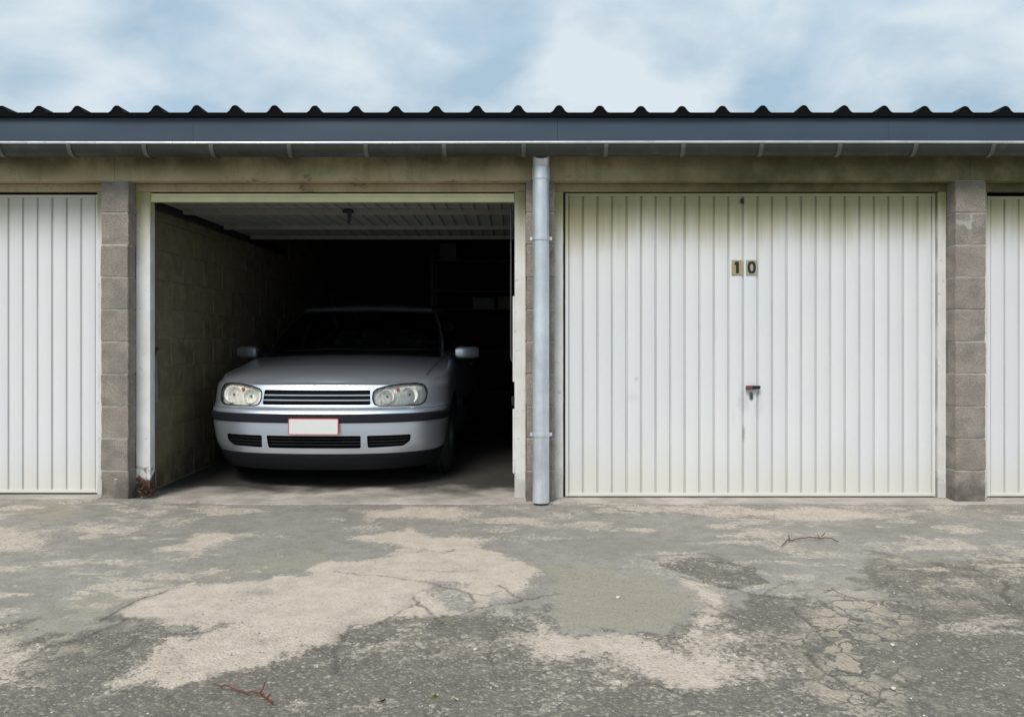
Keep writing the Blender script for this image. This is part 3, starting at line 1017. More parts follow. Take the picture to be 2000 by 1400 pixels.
d_l = make_door(-5.15, -2.724, 0.032, 1.985, M["door_plain"], 25, "leftmost door, plain white with faint grime from algae along its top")
door_frame(-5.213, -2.651, -5.153, -2.727, M["frame"], M["frame"], 0.024)
d_10 = make_door(0.333, 2.757, 0.010, 1.995, M["door_green"], 25, "closed white door numbered 10, stained olive along its top")
door_frame(0.258, 2.821, 0.318, 2.768, M["frame"], M["frame"], 0.004)
d_r = make_door(3.096, 5.49, 0.010, 1.975, M["door_end"], 25, "rightmost door, its top darkened by olive algae")
door_frame(3.018, 5.558, 3.088, 5.495, M["frame"], M["frame"], 0.004)
door_frame(-2.473, 0.073, -2.380, 0.0, M["frame_rust"], M["frame"], 0.004, "frame of the open garage with a rusted left foot", True)
# dark strips stand in for the shade in the gaps round door ten
mb = MB()
for (a, b, c_, d_) in ((0.3185, 0.3325, 0.02, 2.0), (2.7575, 2.7675, 0.02, 2.0)):
    mb.box(a, b, 0.150, 0.158, c_ - 0.012, d_)
mb.box(0.3185, 2.7675, 0.150, 0.1575, 1.9965, 2.0005)
mb.box(0.3185, 2.7675, 0.150, 0.1575, 0.0035, 0.0095)
bpart(mb, "door_gap_shade", M["dark_steel"], parent=d_10)

# numbers 1 and 0 on small brass tiles
def tile(cx, cz, digit, mat):
    mb = MB()
    w, h = 0.072, 0.096
    mb.box(cx - w / 2, cx + w / 2, Y_D - 0.0065, Y_D - 0.0005, cz - h / 2, cz + h / 2)
    mb.m = 1
    y0, y1 = Y_D - 0.0085, Y_D - 0.0063
    if digit == "1":
        mb.prism([(cx - 0.012, cz + 0.038), (cx + 0.010, cz + 0.038), (cx + 0.010, cz - 0.038), (cx - 0.009, cz - 0.038), (cx - 0.009, cz + 0.020), (cx - 0.019, cz + 0.013), (cx - 0.019, cz + 0.028)][::-1], y0, y1, "y")
    else:
        o_, i_ = [], []
        for k in range(36):
            a = 2 * math.pi * k / 36
            sx, sz = math.copysign(abs(math.cos(a)) ** 0.75, math.cos(a)), math.copysign(abs(math.sin(a)) ** 0.75, math.sin(a))
            o_.append((cx + 0.027 * sx, cz + 0.040 * sz)); i_.append((cx + 0.0105 * sx, cz + 0.024 * sz))
        mb.grid([[(x, y1, z) for x, z in o_], [(x, y0, z) for x, z in o_], [(x, y0, z) for x, z in i_], [(x, y1, z) for x, z in i_]], close=True)
    return bpart(mb, "number_tile", [mat, M["ink"]], parent=d_10)


S_D = (CAM_D + Y_D) / F_PX
dz = lambda py: CAM_H - (py - Y_HOR) * S_D
dx = lambda px: (px - X_VP) * S_D
o = tile(dx(1439.5), dz(522.5), "1", M["tile"]); o["label"] = "brass tile with the digit 1"
o = tile(dx(1467.5), dz(522.5), "0", M["tile_grey"]); o["label"] = "dull tile with the digit 0"
# lever handle and key plate
mb = MB()
hx, hz = dx(1469), dz(757)
mb.prism([(hx - 0.046, hz - 0.014), (hx - 0.046, hz + 0.014), (hx - 0.004, hz + 0.015), (hx - 0.004, hz - 0.012)], Y_D - 0.030, Y_D - 0.012, "y")
mb.m = 1
mb.prism([(hx - 0.003, hz - 0.009), (hx - 0.003, hz + 0.015), (hx + 0.043, hz + 0.014), (hx + 0.046, hz + 0.006), (hx + 0.042, hz - 0.006)], Y_D - 0.034, Y_D - 0.013, "y")
mb.lathe([(0.0, -0.014), (0.011, -0.014), (0.011, 0.002), (0.015, 0.002), (0.015, 0.004), (0.0, 0.004)], "y", (hx - 0.006, Y_D, hz), 16)
bpart(mb, "door_handle", [M["lock_red"], M["black_plastic"]], 30, parent=d_10)
mb = MB()
kx, kz = dx(1467), dz(773)
prof = []
for k in range(20):
    a = 2 * math.pi * k / 20
    prof.append((kx + 0.0115 * math.cos(a), kz + (0.012 if math.sin(a) > 0 else -0.012) + 0.0115 * math.sin(a)))
mb.prism(prof, Y_D - 0.007, Y_D, "y")
mb.m = 1
mb.box(kx - 0.003, kx + 0.003, Y_D - 0.0085, Y_D - 0.0068, kz - 0.012, kz + 0.006)
bpart(mb, "lock_plate", [M["steel"], M["ink"]], parent=d_10)
# small top latch nub of door ten
mb = MB()
mb.box(dx(1446), dx(1452), Y_D - 0.012, Y_D - 0.0036, dz(398), dz(388))
bpart(mb, "top_latch", M["dark_steel"], None, 0.002, parent=d_10)

# the open bay: door raised flat under the ceiling
d_o = bempty("garage_door")
d_o["label"] = "raised door lying flat under the ceiling of the open garage, seen from below"
X0, X1, ZU = -2.372, -0.004, 1.940
Y0D, LEN = 0.115, 1.93
n = 25
w = (X1 - X0) / n
sd = sheet_slat(w, LEN - 0.06, M["door_in"])
for k in range(n):
    o = link("slat", sd, d_o)
    o.rotation_euler = (math.radians(-90), 0, 0)      # runs into the garage, pressed face up
    o.location = (X0 + k * w, Y0D + 0.03, ZU + 0.028)
    o.rotation_euler = (math.radians(-90), 0, 0)
mb = MB()
mb.prism([(Y0D, ZU - 0.004), (Y0D, ZU + 0.030), (Y0D + 0.006, ZU + 0.034), (Y0D + 0.006, ZU + 0.052), (Y0D + 0.03, ZU + 0.052), (Y0D + 0.03, ZU - 0.004)], X0 - 0.02, X1 + 0.002, "x")
bpart(mb, "bottom_rail", M["door_edge"], None, 0.002, parent=d_o)
for yy, hh_ in ((0.58, 0.030), (1.38, 0.032), (2.03, 0.03)):
    mb = MB()
    mb.prism([(yy, ZU - 0.010), (yy, ZU + 0.026), (yy + 0.045, ZU + 0.026), (yy + 0.045, ZU - 0.010)], X0 + 0.005, X1 - 0.003, "x")
    bpart(mb, "brace", M["door_in"], None, 0.003, parent=d_o)
mb = MB()
lx = (683 - X_VP) * 5.68 / F_PX
mb.box(lx - 0.012, lx + 0.012, 0.560, 0.579, ZU - 0.062, ZU - 0.002)
mb.box(lx - 0.045, lx + 0.03, 0.548, 0.572, ZU - 0.008, ZU + 0.014)
mb.tube([(lx, 0.568, ZU - 0.058), (lx - 0.004, 0.555, ZU - 0.085)], 0.007, 8)
bpart(mb, "latch", M["black_plastic"], None, 0.002, parent=d_o)
for sx in (-1, 1):
    tx = -2.405 if sx < 0 else 0.022
    mb = MB()
    mb.box(tx - 0.016, tx + 0.016, 0.18, 3.2, ZU - 0.032, ZU + 0.03)
    bpart(mb, "track", M["dark_steel"], parent=d_o)
# left: spring tube, pivot bracket and lift arm; right: thin cable with a hook
mb = MB()
mb.tube([(-2.405, 0.235, 0.62), (-2.405, 0.235, 0.93)], 0.020, 12)
mb.tube([(-2.405, 0.235, 0.93), (-2.412, 0.24, 1.9)], 0.007, 8)
mb.tube([(-2.405, 0.235, 0.05), (-2.405, 0.235, 0.62)], 0.008, 8)
bpart(mb, "spring_tube", M["steel"], 40, parent=d_o)
mb = MB()
mb.box(-2.42, -2.365, 0.175, 0.20, 0.965, 0.985)
mb.prism([(-2.42, 0.88), (-2.385, 0.90), (-2.368, 0.965), (-2.42, 0.965)], 0.176, 0.186, "y")
bpart(mb, "pivot_bracket", M["dark_steel"], None, 0.002, parent=d_o)
mb = MB()
cx_ = (998 - X_VP) * 5.36 / F_PX
mb.tube([(cx_, 0.26, 0.93), (cx_, 0.26, 1.945)], 0.0055, 8)
mb.tube([(cx_, 0.26, 0.93), (cx_ + 0.004, 0.26, 0.90), (cx_ + 0.016, 0.26, 0.885)], 0.007, 8)
bpart(mb, "lift_cable", M["steel"], 40, parent=d_o)
# inner flange of the right jamb and the black locking lever on it
mb = MB()
mb.box(-0.012, -0.0005, 0.118, 0.165, 0.76, 1.32)
mb.box(-0.012, -0.0005, 0.118, 0.165, 0.16, 0.58)
bpart(mb, "jamb_flange", M["frame"], None, 0.003, parent=d_o)
mb = MB()
mb.prism([(-0.018, 0.60), (-0.022, 0.655), (-0.006, 0.668), (-0.001, 0.61)], 0.125, 0.155, "y")
bpart(mb, "lock_lever", M["black_plastic"], None, 0.003, parent=d_o)

# ------------------------------------------------------------------ roof edge, fascia, gutter, downpipe
RIB_PX = [3, 76, 151, 228, 306, 384, 459, 536, 615, 695, 773, 852, 932, 1012, 1092, 1172, 1252, 1332, 1411, 1490, 1570, 1649, 1727, 1806, 1885, 1964]
Y_F = -0.095
RD = CAM_D + Y_F - 0.03
ribs = [(p - X_VP) * RD / F_PX for p in RIB_PX]
while ribs[0] > -5.6: ribs.insert(0, ribs[0] - 0.25)
while ribs[-1] < 5.5: ribs.append(ribs[-1] + 0.252)
Z_R = CAM_H + (Y_HOR - 220) * RD / F_PX
prof = [(-5.75, 0.0)]
for r in ribs:
    for dxr, dzr in ((-0.055, 0.0), (-0.045, 0.004), (-0.034, 0.015), (-0.026, 0.027), (-0.019, 0.036), (-0.010, 0.0415), (0.0, 0.043), (0.010, 0.0415), (0.019, 0.036), (0.026, 0.027), (0.034, 0.015), (0.045, 0.004), (0.055, 0.0)):
        prof.append((r + dxr, dzr * (1 + 0.07 * math.sin(r * 53))))
prof.append((5.75, 0.0))
mb = MB()
top = lambda y, dz_=0: [(x, y, Z_R + z + dz_ + (y + 0.125) * -0.004) for x, z in prof]
YE = -0.125
mb.grid([top(YE, -0.004), top(YE), top(1.5), top(3.5), top(BACK + 0.3)])
mb.grid([top(YE, -0.004), top(BACK + 0.3, -0.004)])
bpart(mb, "roof", M["roof"], 50)
# black profile filler under the sheet
mb = MB()
fr_ = [(x, Z_R + z - 0.0045) for x, z in prof]
yv = YE + 0.004
mb.grid([[(x, yv, z) for x, z in fr_], [(x, yv, Z_R - 0.024) for x, z in fr_], [(x, yv + 0.05, Z_R - 0.024) for x, z in fr_]])
bpart(mb, "eaves_filler", M["filler"])
# flat fascia sheets
zt, zb = Z_R - 0.022, 2.20
edges = [-5.75, -4.15, -2.02, 0.27, 2.35, 4.3, 5.75]
for a, b in zip(edges[:-1], edges[1:]):
    mb = MB()
    nn = 14
    rows = []
    for i in range(nn + 1):
        x = lerp(a + 0.0008, b - 0.0008, i / nn)
        wob = 0.0035 * math.sin(x * 2.3) + 0.002 * math.sin(x * 7.1)
        rows.append([(x, Y_F, zt), (x, Y_F + wob * 0.3, zt - 0.012), (x, Y_F + wob, lerp(zt, zb, 0.5)), (x, Y_F, zb), (x, Y_F + 0.012, zb), (x, Y_F + 0.012, zt)])
    mb.grid(rows, close=True)
    bpart(mb, "fascia", M["fascia"], 40)
mb = MB()
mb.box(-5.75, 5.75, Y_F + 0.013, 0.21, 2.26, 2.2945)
bpart(mb, "soffit", M["deep_shade"])

# half round gutter
G_Y, G_Z, G_R = -0.162, 2.2365, 0.066
mb = MB()
sec = [(G_Y - G_R * math.cos(a), G_Z - G_R * math.sin(a)) for a in np.linspace(0, math.pi, 15)]
sec_i = [(G_Y - (G_R - 0.003) * math.cos(a), G_Z - (G_R - 0.003) * math.sin(a)) for a in np.linspace(math.pi, 0, 15)]
xs = np.linspace(-5.75, 5.75, 60)
mb.grid([[(x, y, z + 0.0025 * math.sin(x * 0.9)) for y, z in sec + sec_i] for x in xs], close=True)
gut = bpart(mb, "gutter", M["gutter"], 40)
mb = MB()
mb.tube([(x, G_Y - G_R - 0.002, G_Z + 0.004 + 0.0025 * math.sin(x * 0.9)) for x in xs], 0.0085, 10)
bpart(mb, "bead", M["bead"], 60, parent=gut)
BR = [-60, 8, 145, 290, 420, 568, 718, 870, 1022, 1182, 1332, 1482, 1632, 1780, 1930]
bx = [(p - X_VP) * 4.93 / F_PX for p in BR]
while bx[0] > -5.4: bx.insert(0, bx[0] - 0.475)
while bx[-1] < 5.4: bx.append(bx[-1] + 0.475)
mb = MB()
rows = []
for a in np.linspace(-0.05, math.pi, 14):
    c_, s_ = math.cos(a), math.sin(a)
    rows.append([(-0.013, G_Y - (G_R + 0.001) * c_, G_Z - (G_R + 0.001) * s_), (-0.013, G_Y - (G_R + 0.0055) * c_, G_Z - (G_R + 0.0055) * s_),
                 (0.013, G_Y - (G_R + 0.0055) * c_, G_Z - (G_R + 0.0055) * s_), (0.013, G_Y - (G_R + 0.001) * c_, G_Z - (G_R + 0.001) * s_)])
mb.grid(rows, close=True)
bdat = mb.data("bracket", M["strap"], 30)
for x in bx:
    o = link("bracket", bdat, gut)
    o.location = (x, 0, 0.0025 * math.sin(x * 0.9))
    o.rotation_euler = (0, 0, rnd.uniform(-0.02, 0.02))

# downpipe
PXC = (1057.0 - X_VP) * 4.98 / F_PX
PYC, PR = -0.072, 0.0525
mb = MB()
pts = [(PXC, PYC, z) for z in (0.012, 0.5, 1.0, 1.5, 2.0, 2.10)]
pts += [(PXC, PYC - 0.006, 2.135), (PXC, PYC - 0.025, 2.17), (PXC, PYC - 0.05, 2.195)]
mb.tube(pts, PR, 28)
pipe = bpart(mb, "downpipe", M["pipe"], 40)
pipe["label"] = "pale grey round downpipe in front of the middle pillar"
mb = MB()
mb.lathe([(PR, 0.0), (PR + 0.0035, 0.0), (PR + 0.0035, 0.075), (PR, 0.078)], "z", (PXC, PYC, 2.045), 28)
bpart(mb, "socket", M["pipe"], 30, parent=pipe)
for py in (464, 850):
    zc = CAM_H - (py - Y_HOR) * 4.97 / F_PX
    mb = MB()
    mb.lathe([(PR + 0.0005, -0.011), (PR + 0.005, -0.011), (PR + 0.005, 0.011), (PR + 0.0005, 0.011)], "z", (PXC, PYC, zc), 28)
    for s in (-1, 1):
        mb.box(PXC + s * (PR + 0.002), PXC + s * (PR + 0.017), PYC - 0.007, PYC + 0.007, zc - 0.010, zc + 0.010)
    mb.box(PXC - 0.006, PXC + 0.006, PYC + PR, 0.01, zc - 0.006, zc + 0.006)
    bpart(mb, "pipe_clamp", M["pipe"], 30, parent=pipe)

# ------------------------------------------------------------------ the car
def interp(tab, x):
    return float(np.interp(x, [a for a, b in tab], [b for a, b in tab]))


def paint_mat():
    t = NT("silver_paint")
    fl = t.noise(t.pos(), 900, 1)
    t.setp("Base Color", t.mix(fl, (0.66, 0.745, 0.87), (0.74, 0.815, 0.93)))
    t.setp("Metallic", 0.84)
    t.setp("Roughness", 0.38)
    t.setp("Coat Weight", 1.0)
    t.setp("Coat Roughness", 0.05)
    return t.mat


def glass_mat(name, tint, rough=0.0):
    t = NT(name)
    tr = t.n("ShaderNodeBsdfTransparent"); tr.inputs[0].default_value = (*tint, 1)
    gl = t.n("ShaderNodeBsdfGlossy"); gl.inputs["Roughness"].default_value = 0.02 + rough
    fr = t.n("ShaderNodeFresnel"); fr.inputs["IOR"].default_value = 1.5
    mx = t.n("ShaderNodeMixShader")
    t.l(fr.outputs[0], mx.inputs[0]); t.l(tr.outputs[0], mx.inputs[1]); t.l(gl.outputs[0], mx.inputs[2])
    t.l(mx.outputs[0], t.out.inputs["Surface"])
    return t.mat


M["paint"] = paint_mat()
M["glass"] = glass_mat("car_glass", (0.62, 0.68, 0.66))
M["lens"] = glass_mat("lamp_lens", (0.97, 0.97, 0.95))
M["trim"] = simple("grey_black_trim", (0.010, 0.012, 0.018), 0.5, 0, 0.15, 20, 0, 0, 0.3)
M["trim_low"] = simple("black_valance", (0.009, 0.010, 0.012), 0.75, 0, 0.15, 20, 0, 0, 0.2)
M["rubber"] = simple("tyre_rubber", (0.016, 0.016, 0.016), 0.8, 0, 0.2, 30)
M["rim"] = simple("steel_rim", (0.05, 0.052, 0.055), 0.5, 0.4, 0.15, 20)
M["cloth"] = simple("seat_cloth", (0.03, 0.03, 0.033), 0.9, 0, 0.3, 60)
M["amber"] = simple("amber_bulb", (0.55, 0.16, 0.08), 0.3, 0, 0.1, 60)
M["plate"] = simple("plate_white", (0.74, 0.74, 0.72), 0.4, 0, 0.03, 20)
M["plate_red"] = simple("plate_red", (0.60, 0.07, 0.06), 0.4, 0, 0.1, 20)
M["mirror"] = simple("mirror_glass", (0.6, 0.62, 0.62), 0.04, 1.0, 0.02, 5)
M["tail"] = simple("tail_red", (0.25, 0.015, 0.015), 0.25, 0, 0.1, 20)
tt = NT("lamp_reflector")
vv_ = tt.pos()
tt.setp("Base Color", tt.mix(tt.voro(vv_, 60), (0.93, 0.93, 0.89), (0.82, 0.82, 0.77)))
tt.setp("Metallic", 0.05); tt.setp("Roughness", 0.3)
tt.setp("Normal", tt.bump(tt.voro(tt.scaled(vv_, (1.0, 1.0, 0.35)), 55), 0.5, 0.02))
M["reflector"] = tt.mat

CAR = empty("parked_car")
tag(CAR, "silver hatchback parked nose out inside the dark open garage", "car")
PH = math.pi / 2
YC_T = [(0.15, 0.085), (0.20, 0.058), (0.28, 0.030), (0.34, 0.013), (0.42, 0.004), (0.50, 0.0), (0.54, 0.003), (0.565, 0.014), (0.582, 0.040), (0.592, 0.055), (0.65, 0.068), (0.70, 0.082), (0.725, 0.090), (0.740, 0.098), (0.750, 0.110), (0.757, 0.140)]
W_T = [(0.15, 0.775), (0.22, 0.80), (0.30, 0.835), (0.45, 0.856), (0.60, 0.866), (0.72, 0.862), (0.82, 0.845), (0.93, 0.80), (0.99, 0.775)]
ZS_T = [(0.0, 0.752), (0.14, 0.757), (0.22, 0.768), (0.35, 0.786), (0.55, 0.815), (0.8, 0.856), (1.05, 0.905), (1.3, 0.935), (2.5, 0.955), (4.2, 0.965)]
HC_T = [(0.14, 0.757), (0.155, 0.769), (0.175, 0.782), (0.20, 0.795), (0.24, 0.810), (0.29, 0.825), (0.36, 0.842), (0.5, 0.869), (0.8, 0.913), (1.0, 0.938), (1.12, 0.948), (1.4, 0.955), (3.6, 0.975), (4.2, 0.965)]
CAR_L = 4.15
NF, NS, NR = 46, 70, 20
T_ALL = [("f", i / NF) for i in range(NF)] + [("s", i / NS) for i in range(NS)] + [("r", i / NR) for i in range(NR + 1)]


def plan(tp, z):
    k, u = tp
    W = interp(W_T, z)
    y0 = interp(YC_T, z)
    bf, br_, n = 0.54, 0.40, 2.5
    yr = CAR_L - 0.02 - 0.10 * max(0, (z - 0.6)) ** 1.0 - 0.12 * max(0, 0.32 - z)
    if k == "f":
        a = u * PH
        return (W * math.sin(a) ** (2 / n), y0 + bf * (1 - math.cos(a) ** (2 / n)))
    if k == "s":
        return (W, lerp(y0 + bf, yr - br_, u))
    a = (1 - u) * PH
    n2 = 2.9
    return (W * math.sin(a) ** (2 / n2), yr - br_ * (1 - math.cos(a) ** (2 / n2)))


def front_y(x, z):
    W = interp(W_T, z)
    r = min(1.0, (abs(x) / W)) ** 2.5
    return interp(YC_T, z) + 0.54 * (1 - (1 - r) ** (1 / 2.5))


Z_LOW = 0.155
NK = 46
levels = []
for ki in range(NK + 1):
    k = ki / NK
    row = []
    for tp in T_ALL:
        x, y = plan(tp, 0.62)
        zs = interp(ZS_T, y)
        z = Z_LOW + (zs - Z_LOW) * k
        x, y = plan(tp, min(z, 0.757) if tp[0] == "f" and y < 0.35 else z)
        if k > 0.9:
            q = ((k - 0.9) / 0.1) ** 2
            x *= 1 - 0.022 * q
        # body side crease and door hollow
        row.append((x, y, z))
    levels.append(row)
NP = len(T_ALL)
mb = MB()
full_rows = []
for row in levels:
    full_rows.append(row + [(-x, y, z) for x, y, z in reversed(row[1:-1])])
mb.grid(full_rows, close=True)
nper = len(full_rows[0])
body_n = len(mb.v)
# cap strips between mirrored points of the top ring, and a floor
top = levels[-1]
MU = 18


def cap_pt(i, j):
    x, y, z = top[i]
    u = -1 + 2 * j / MU
    return (x * u, y, z + (interp(HC_T, y) - z) * (1 - abs(u) ** 2.6))


cap_idx = {}
base_top = NK * nper
for i in range(9, NP):
    for j in range(MU + 1):
        if i == 0: cap_idx[i, j] = base_top
        elif i == NP - 1: cap_idx[i, j] = base_top + NP - 1
        elif j == MU: cap_idx[i, j] = base_top + i
        elif j == 0: cap_idx[i, j] = base_top + nper - i
        else:
            cap_idx[i, j] = len(mb.v)
            mb.v.append(cap_pt(i, j))
I0 = 9
mb.f.append(tuple([base_top + i for i in range(I0 + 1)] + [cap_idx[I0, j] for j in range(MU - 1, 0, -1)] + [base_top + nper - i for i in range(I0, 0, -1)])); mb.mi.append(0)
for i in range(I0, NP - 1):
    for j in range(MU):
        f = []
        for q in (cap_idx[i, j], cap_idx[i, j + 1], cap_idx[i + 1, j + 1], cap_idx[i + 1, j]):
            if q not in f: f.append(q)
        if len(f) >= 3:
            mb.f.append(tuple(f)); mb.mi.append(0)
mb.f.append(tuple(range(nper))[::-1]); mb.mi.append(0)
body_me = mb.data("body", [M["paint"], M["trim_low"]], None)


def outline_round(pts, r=0.012, seg=4):
    """rounds the corners of a closed (x, z) outline"""
    out = []
    n = len(pts)
    for i in range(n):
        p, a, b = Vector(pts[i]), Vector(pts[i - 1]), Vector(pts[(i + 1) % n])
        da, db = (a - p), (b - p)
        ra = min(r, da.length * 0.45, db.length * 0.45)
        q0, q1 = p + da.normalized() * ra, p + db.normalized() * ra
        for s in range(seg + 1):
            u = s / seg
            out.append(tuple((1 - u) ** 2 * q0 + 2 * u * (1 - u) * p + u * u * q1))
    return out


def densify(pts, step=0.02):
    out = []
    n = len(pts)
    for i in range(n):
        a, b = Vector(pts[i]), Vector(pts[(i + 1) % n])
        m = max(1, int((b - a).length / step))
        for s in range(m):
            out.append(tuple(a.lerp(b, s / m)))
    return out


LAMP = [(0.386, 0.650), (0.389, 0.694), (0.410, 0.716), (0.48, 0.734), (0.56, 0.746), (0.66, 0.751), (0.714, 0.740), (0.737, 0.704), (0.738, 0.652), (0.724, 0.612), (0.695, 0.597), (0.55, 0.594), (0.44, 0.595), (0.403, 0.606)]
GRILLE = [(-0.375, 0.604), (0.375, 0.604), (0.369, 0.708), (-0.369, 0.708)]
IN_MID = [(-0.318, 0.302), (0.318, 0.302), (0.322, 0.392), (-0.328, 0.392)]
IN_SIDE = [(0.365, 0.304), (0.595, 0.310), (0.640, 0.345), (0.645, 0.392), (0.362, 0.392)]
LOWSLOT = [(-0.30, 0.205), (0.30, 0.205), (0.31, 0.245), (-0.31, 0.245)]
mir = lambda pts: [(-x, z) for x, z in pts][::-1]


def cutter(pts, dep, back=None):
    mb = MB()
    p = densify(outline_round(pts), 0.03)
    n = len(p)
    vs = [(x, front_y(x, z) - 0.12, z) for x, z in p] + [(x, front_y(x, z) + dep, z) for x, z in p]
    fs = [(i, (i + 1) % n, n + (i + 1) % n, n + i) for i in range(n)]
    mb.add(vs, fs)
    mb.f.append(tuple(range(n - 1, -1, -1))); mb.mi.append(0)
    mb.f.append(tuple(range(n, 2 * n))); mb.mi.append(0)
    return mb.data("cutter", M["trim_low"])


def wheel_cut(y, r):
    mb = MB()
    for s in (-1, 1):
        n = 40
        vs = [(s * xx, y + r * math.cos(2 * math.pi * k / n), 0.305 + r * math.sin(2 * math.pi * k / n)) for xx in (0.60, 1.05) for k in range(n)]
        mb.add(vs, [(k, (k + 1) % n, n + (k + 1) % n, n + k) for k in range(n)] + [tuple(range(n - 1, -1, -1)), tuple(range(n, 2 * n))])
    return mb.data("cutter", M["trim_low"])


WB1, WB2 = 0.865, 3.375
cuts = [cutter(GRILLE, 0.045), cutter(IN_MID, 0.06), cutter(IN_SIDE, 0.05), cutter(mir(IN_SIDE), 0.05), cutter(LAMP, 0.06), cutter(mir(LAMP), 0.06), cutter(LOWSLOT, 0.03), wheel_cut(WB1, 0.345), wheel_cut(WB2, 0.345)]
tmp = bpy.data.objects.new("tmp", body_me)
COL.objects.link(tmp)
tob = []
for cme in cuts:
    co = bpy.data.objects.new("tmp_cut", cme)
    COL.objects.link(co)
    tob.append(co)
    md = tmp.modifiers.new("b", "BOOLEAN")
    md.operation = "DIFFERENCE"
    md.object = co
    md.solver = "EXACT"
    md.material_mode = "TRANSFER"
dg = bpy.context.evaluated_depsgraph_get()
dg.update()
body_final = bpy.data.meshes.new_from_object(tmp.evaluated_get(dg))
for ob in tob + [tmp]:
    bpy.data.objects.remove(ob, do_unlink=True)
body_final.name = "body"
body_final.polygons.foreach_set("use_smooth", [True] * len(body_final.polygons))
body_final.set_sharp_from_angle(angle=math.radians(32))
body = link("body", body_final, CAR)


def band(name, z0, z1, y_max, off, mat, parent, nz=6, edge=0.004, both=True, start=0):
    """moulding wrapped round the nose between two heights"""
    pts_t = [tp for tp in T_ALL if plan(tp, 0.5)[1] < y_max]
    zz = np.linspace(z0, z1, nz)
    mb = MB()
    rows = []
    for side in (-1, 1):
        for tp in (reversed(pts_t) if side < 0 else pts_t[1:]):
            r = []
            for q, z in enumerate(zz):
                x, y = plan(tp, z)
                x2, y2 = plan((tp[0], min(1, tp[1] + 0.01)), z)
                nx_, ny_ = (y2 - y), -(x2 - x)
                L = math.hypot(nx_, ny_) or 1
                o_ = off if 0 < q < nz - 1 else -edge
                if q == 1 or q == nz - 2:
                    pass
                r.append((side * (x + nx_ / L * o_), y + ny_ / L * o_, z))
            rows.append(r)
    mb.grid(rows)
    o = mb.build(name, mat, parent, 50)
    return o


band("rub_strip", 0.478, 0.548, 0.52, 0.011, M["trim"], CAR, 7)
band("valance", 0.140, 0.272, 0.50, 0.006, M["trim_low"], CAR, 6)
band("bumper_seam", 0.5735, 0.5790, 0.56, 0.0018, M["trim_low"], CAR, 3, 0.002)


def surf_panel(name, pts, dy, mats, parent, step=0.03, thick=0.0, angle=40):
    """filled outline that follows the curve of the nose, dy behind (+) or before (-) the skin"""
    p = densify(outline_round(pts), step)
    cx, cz = sum(a for a, b in p) / len(p), sum(b for a, b in p) / len(p)
    mb = MB()
    rows = []
    for s in (1.0, 0.75, 0.5, 0.25, 0.02):
        rows.append([(cx + (x - cx) * s, front_y(cx + (x - cx) * s, cz + (z - cz) * s) + dy, cz + (z - cz) * s) for x, z in p])
    mb.grid(rows, close=True)
    mb.f.append(tuple((len(rows) - 1) * len(p) + i for i in range(len(p)))); mb.mi.append(0)
    return mb.build(name, mats, parent, angle)


def surf_bar(mb, x0, x1, z0, z1, d0, d1, n=26):
    """bar along x following the nose; d0 front depth, d1 back depth behind the skin"""
    rows = []
    for i in range(n + 1):
        x = lerp(x0, x1, i / n)
        zc = (z0 + z1) / 2
        y = front_y(x, zc)
        rows.append([(x, y + d1, z0), (x, y + d0, z0 + 0.001), (x, y + d0, z1 - 0.001), (x, y + d1, z1)])
    mb.grid(rows, close=True)


# grille: black back, two silver bars, dark louvres between them
g = surf_panel("grille", GRILLE, 0.040, M["trim_low"], CAR)
for zb_ in (0.6365, 0.6715):
    mb = MB(); surf_bar(mb, -0.371, 0.371, zb_ - 0.0055, zb_ + 0.0055, 0.004, 0.03)
    mb.build("bar", M["paint"], g, 40)
for zb_ in (0.620, 0.654, 0.690):
    mb = MB(); surf_bar(mb, -0.369, 0.369, zb_ - 0.003, zb_ + 0.003, 0.018, 0.038)
    mb.build("louvre", M["black_plastic"], g, 40)
for nm, pts, dd in (("lower_intake", IN_MID, 0.054), ("side_intake", IN_SIDE, 0.045), ("side_intake", mir(IN_SIDE), 0.045), ("lower_intake", LOWSLOT, 0.026)):
    o = surf_panel(nm, pts, dd, M["trim_low"], CAR)
    xs_ = [p[0] for p in pts]
    if dd > 0.03:
        for zb_ in (0.326, 0.348, 0.370):
            sh = 0.03 if nm == "side_intake" and zb_ < 0.34 else 0.006
            lo, hi = min(xs_) + 0.008, max(xs_) - 0.01
            if nm == "side_intake":
                if hi > 0: hi -= sh
                else: lo += sh
            mb = MB(); surf_bar(mb, lo, hi, zb_ - 0.0035, zb_ + 0.0035, 0.016, 0.05, 16)
            mb.build("slat", M["black_plastic"], o, 40)

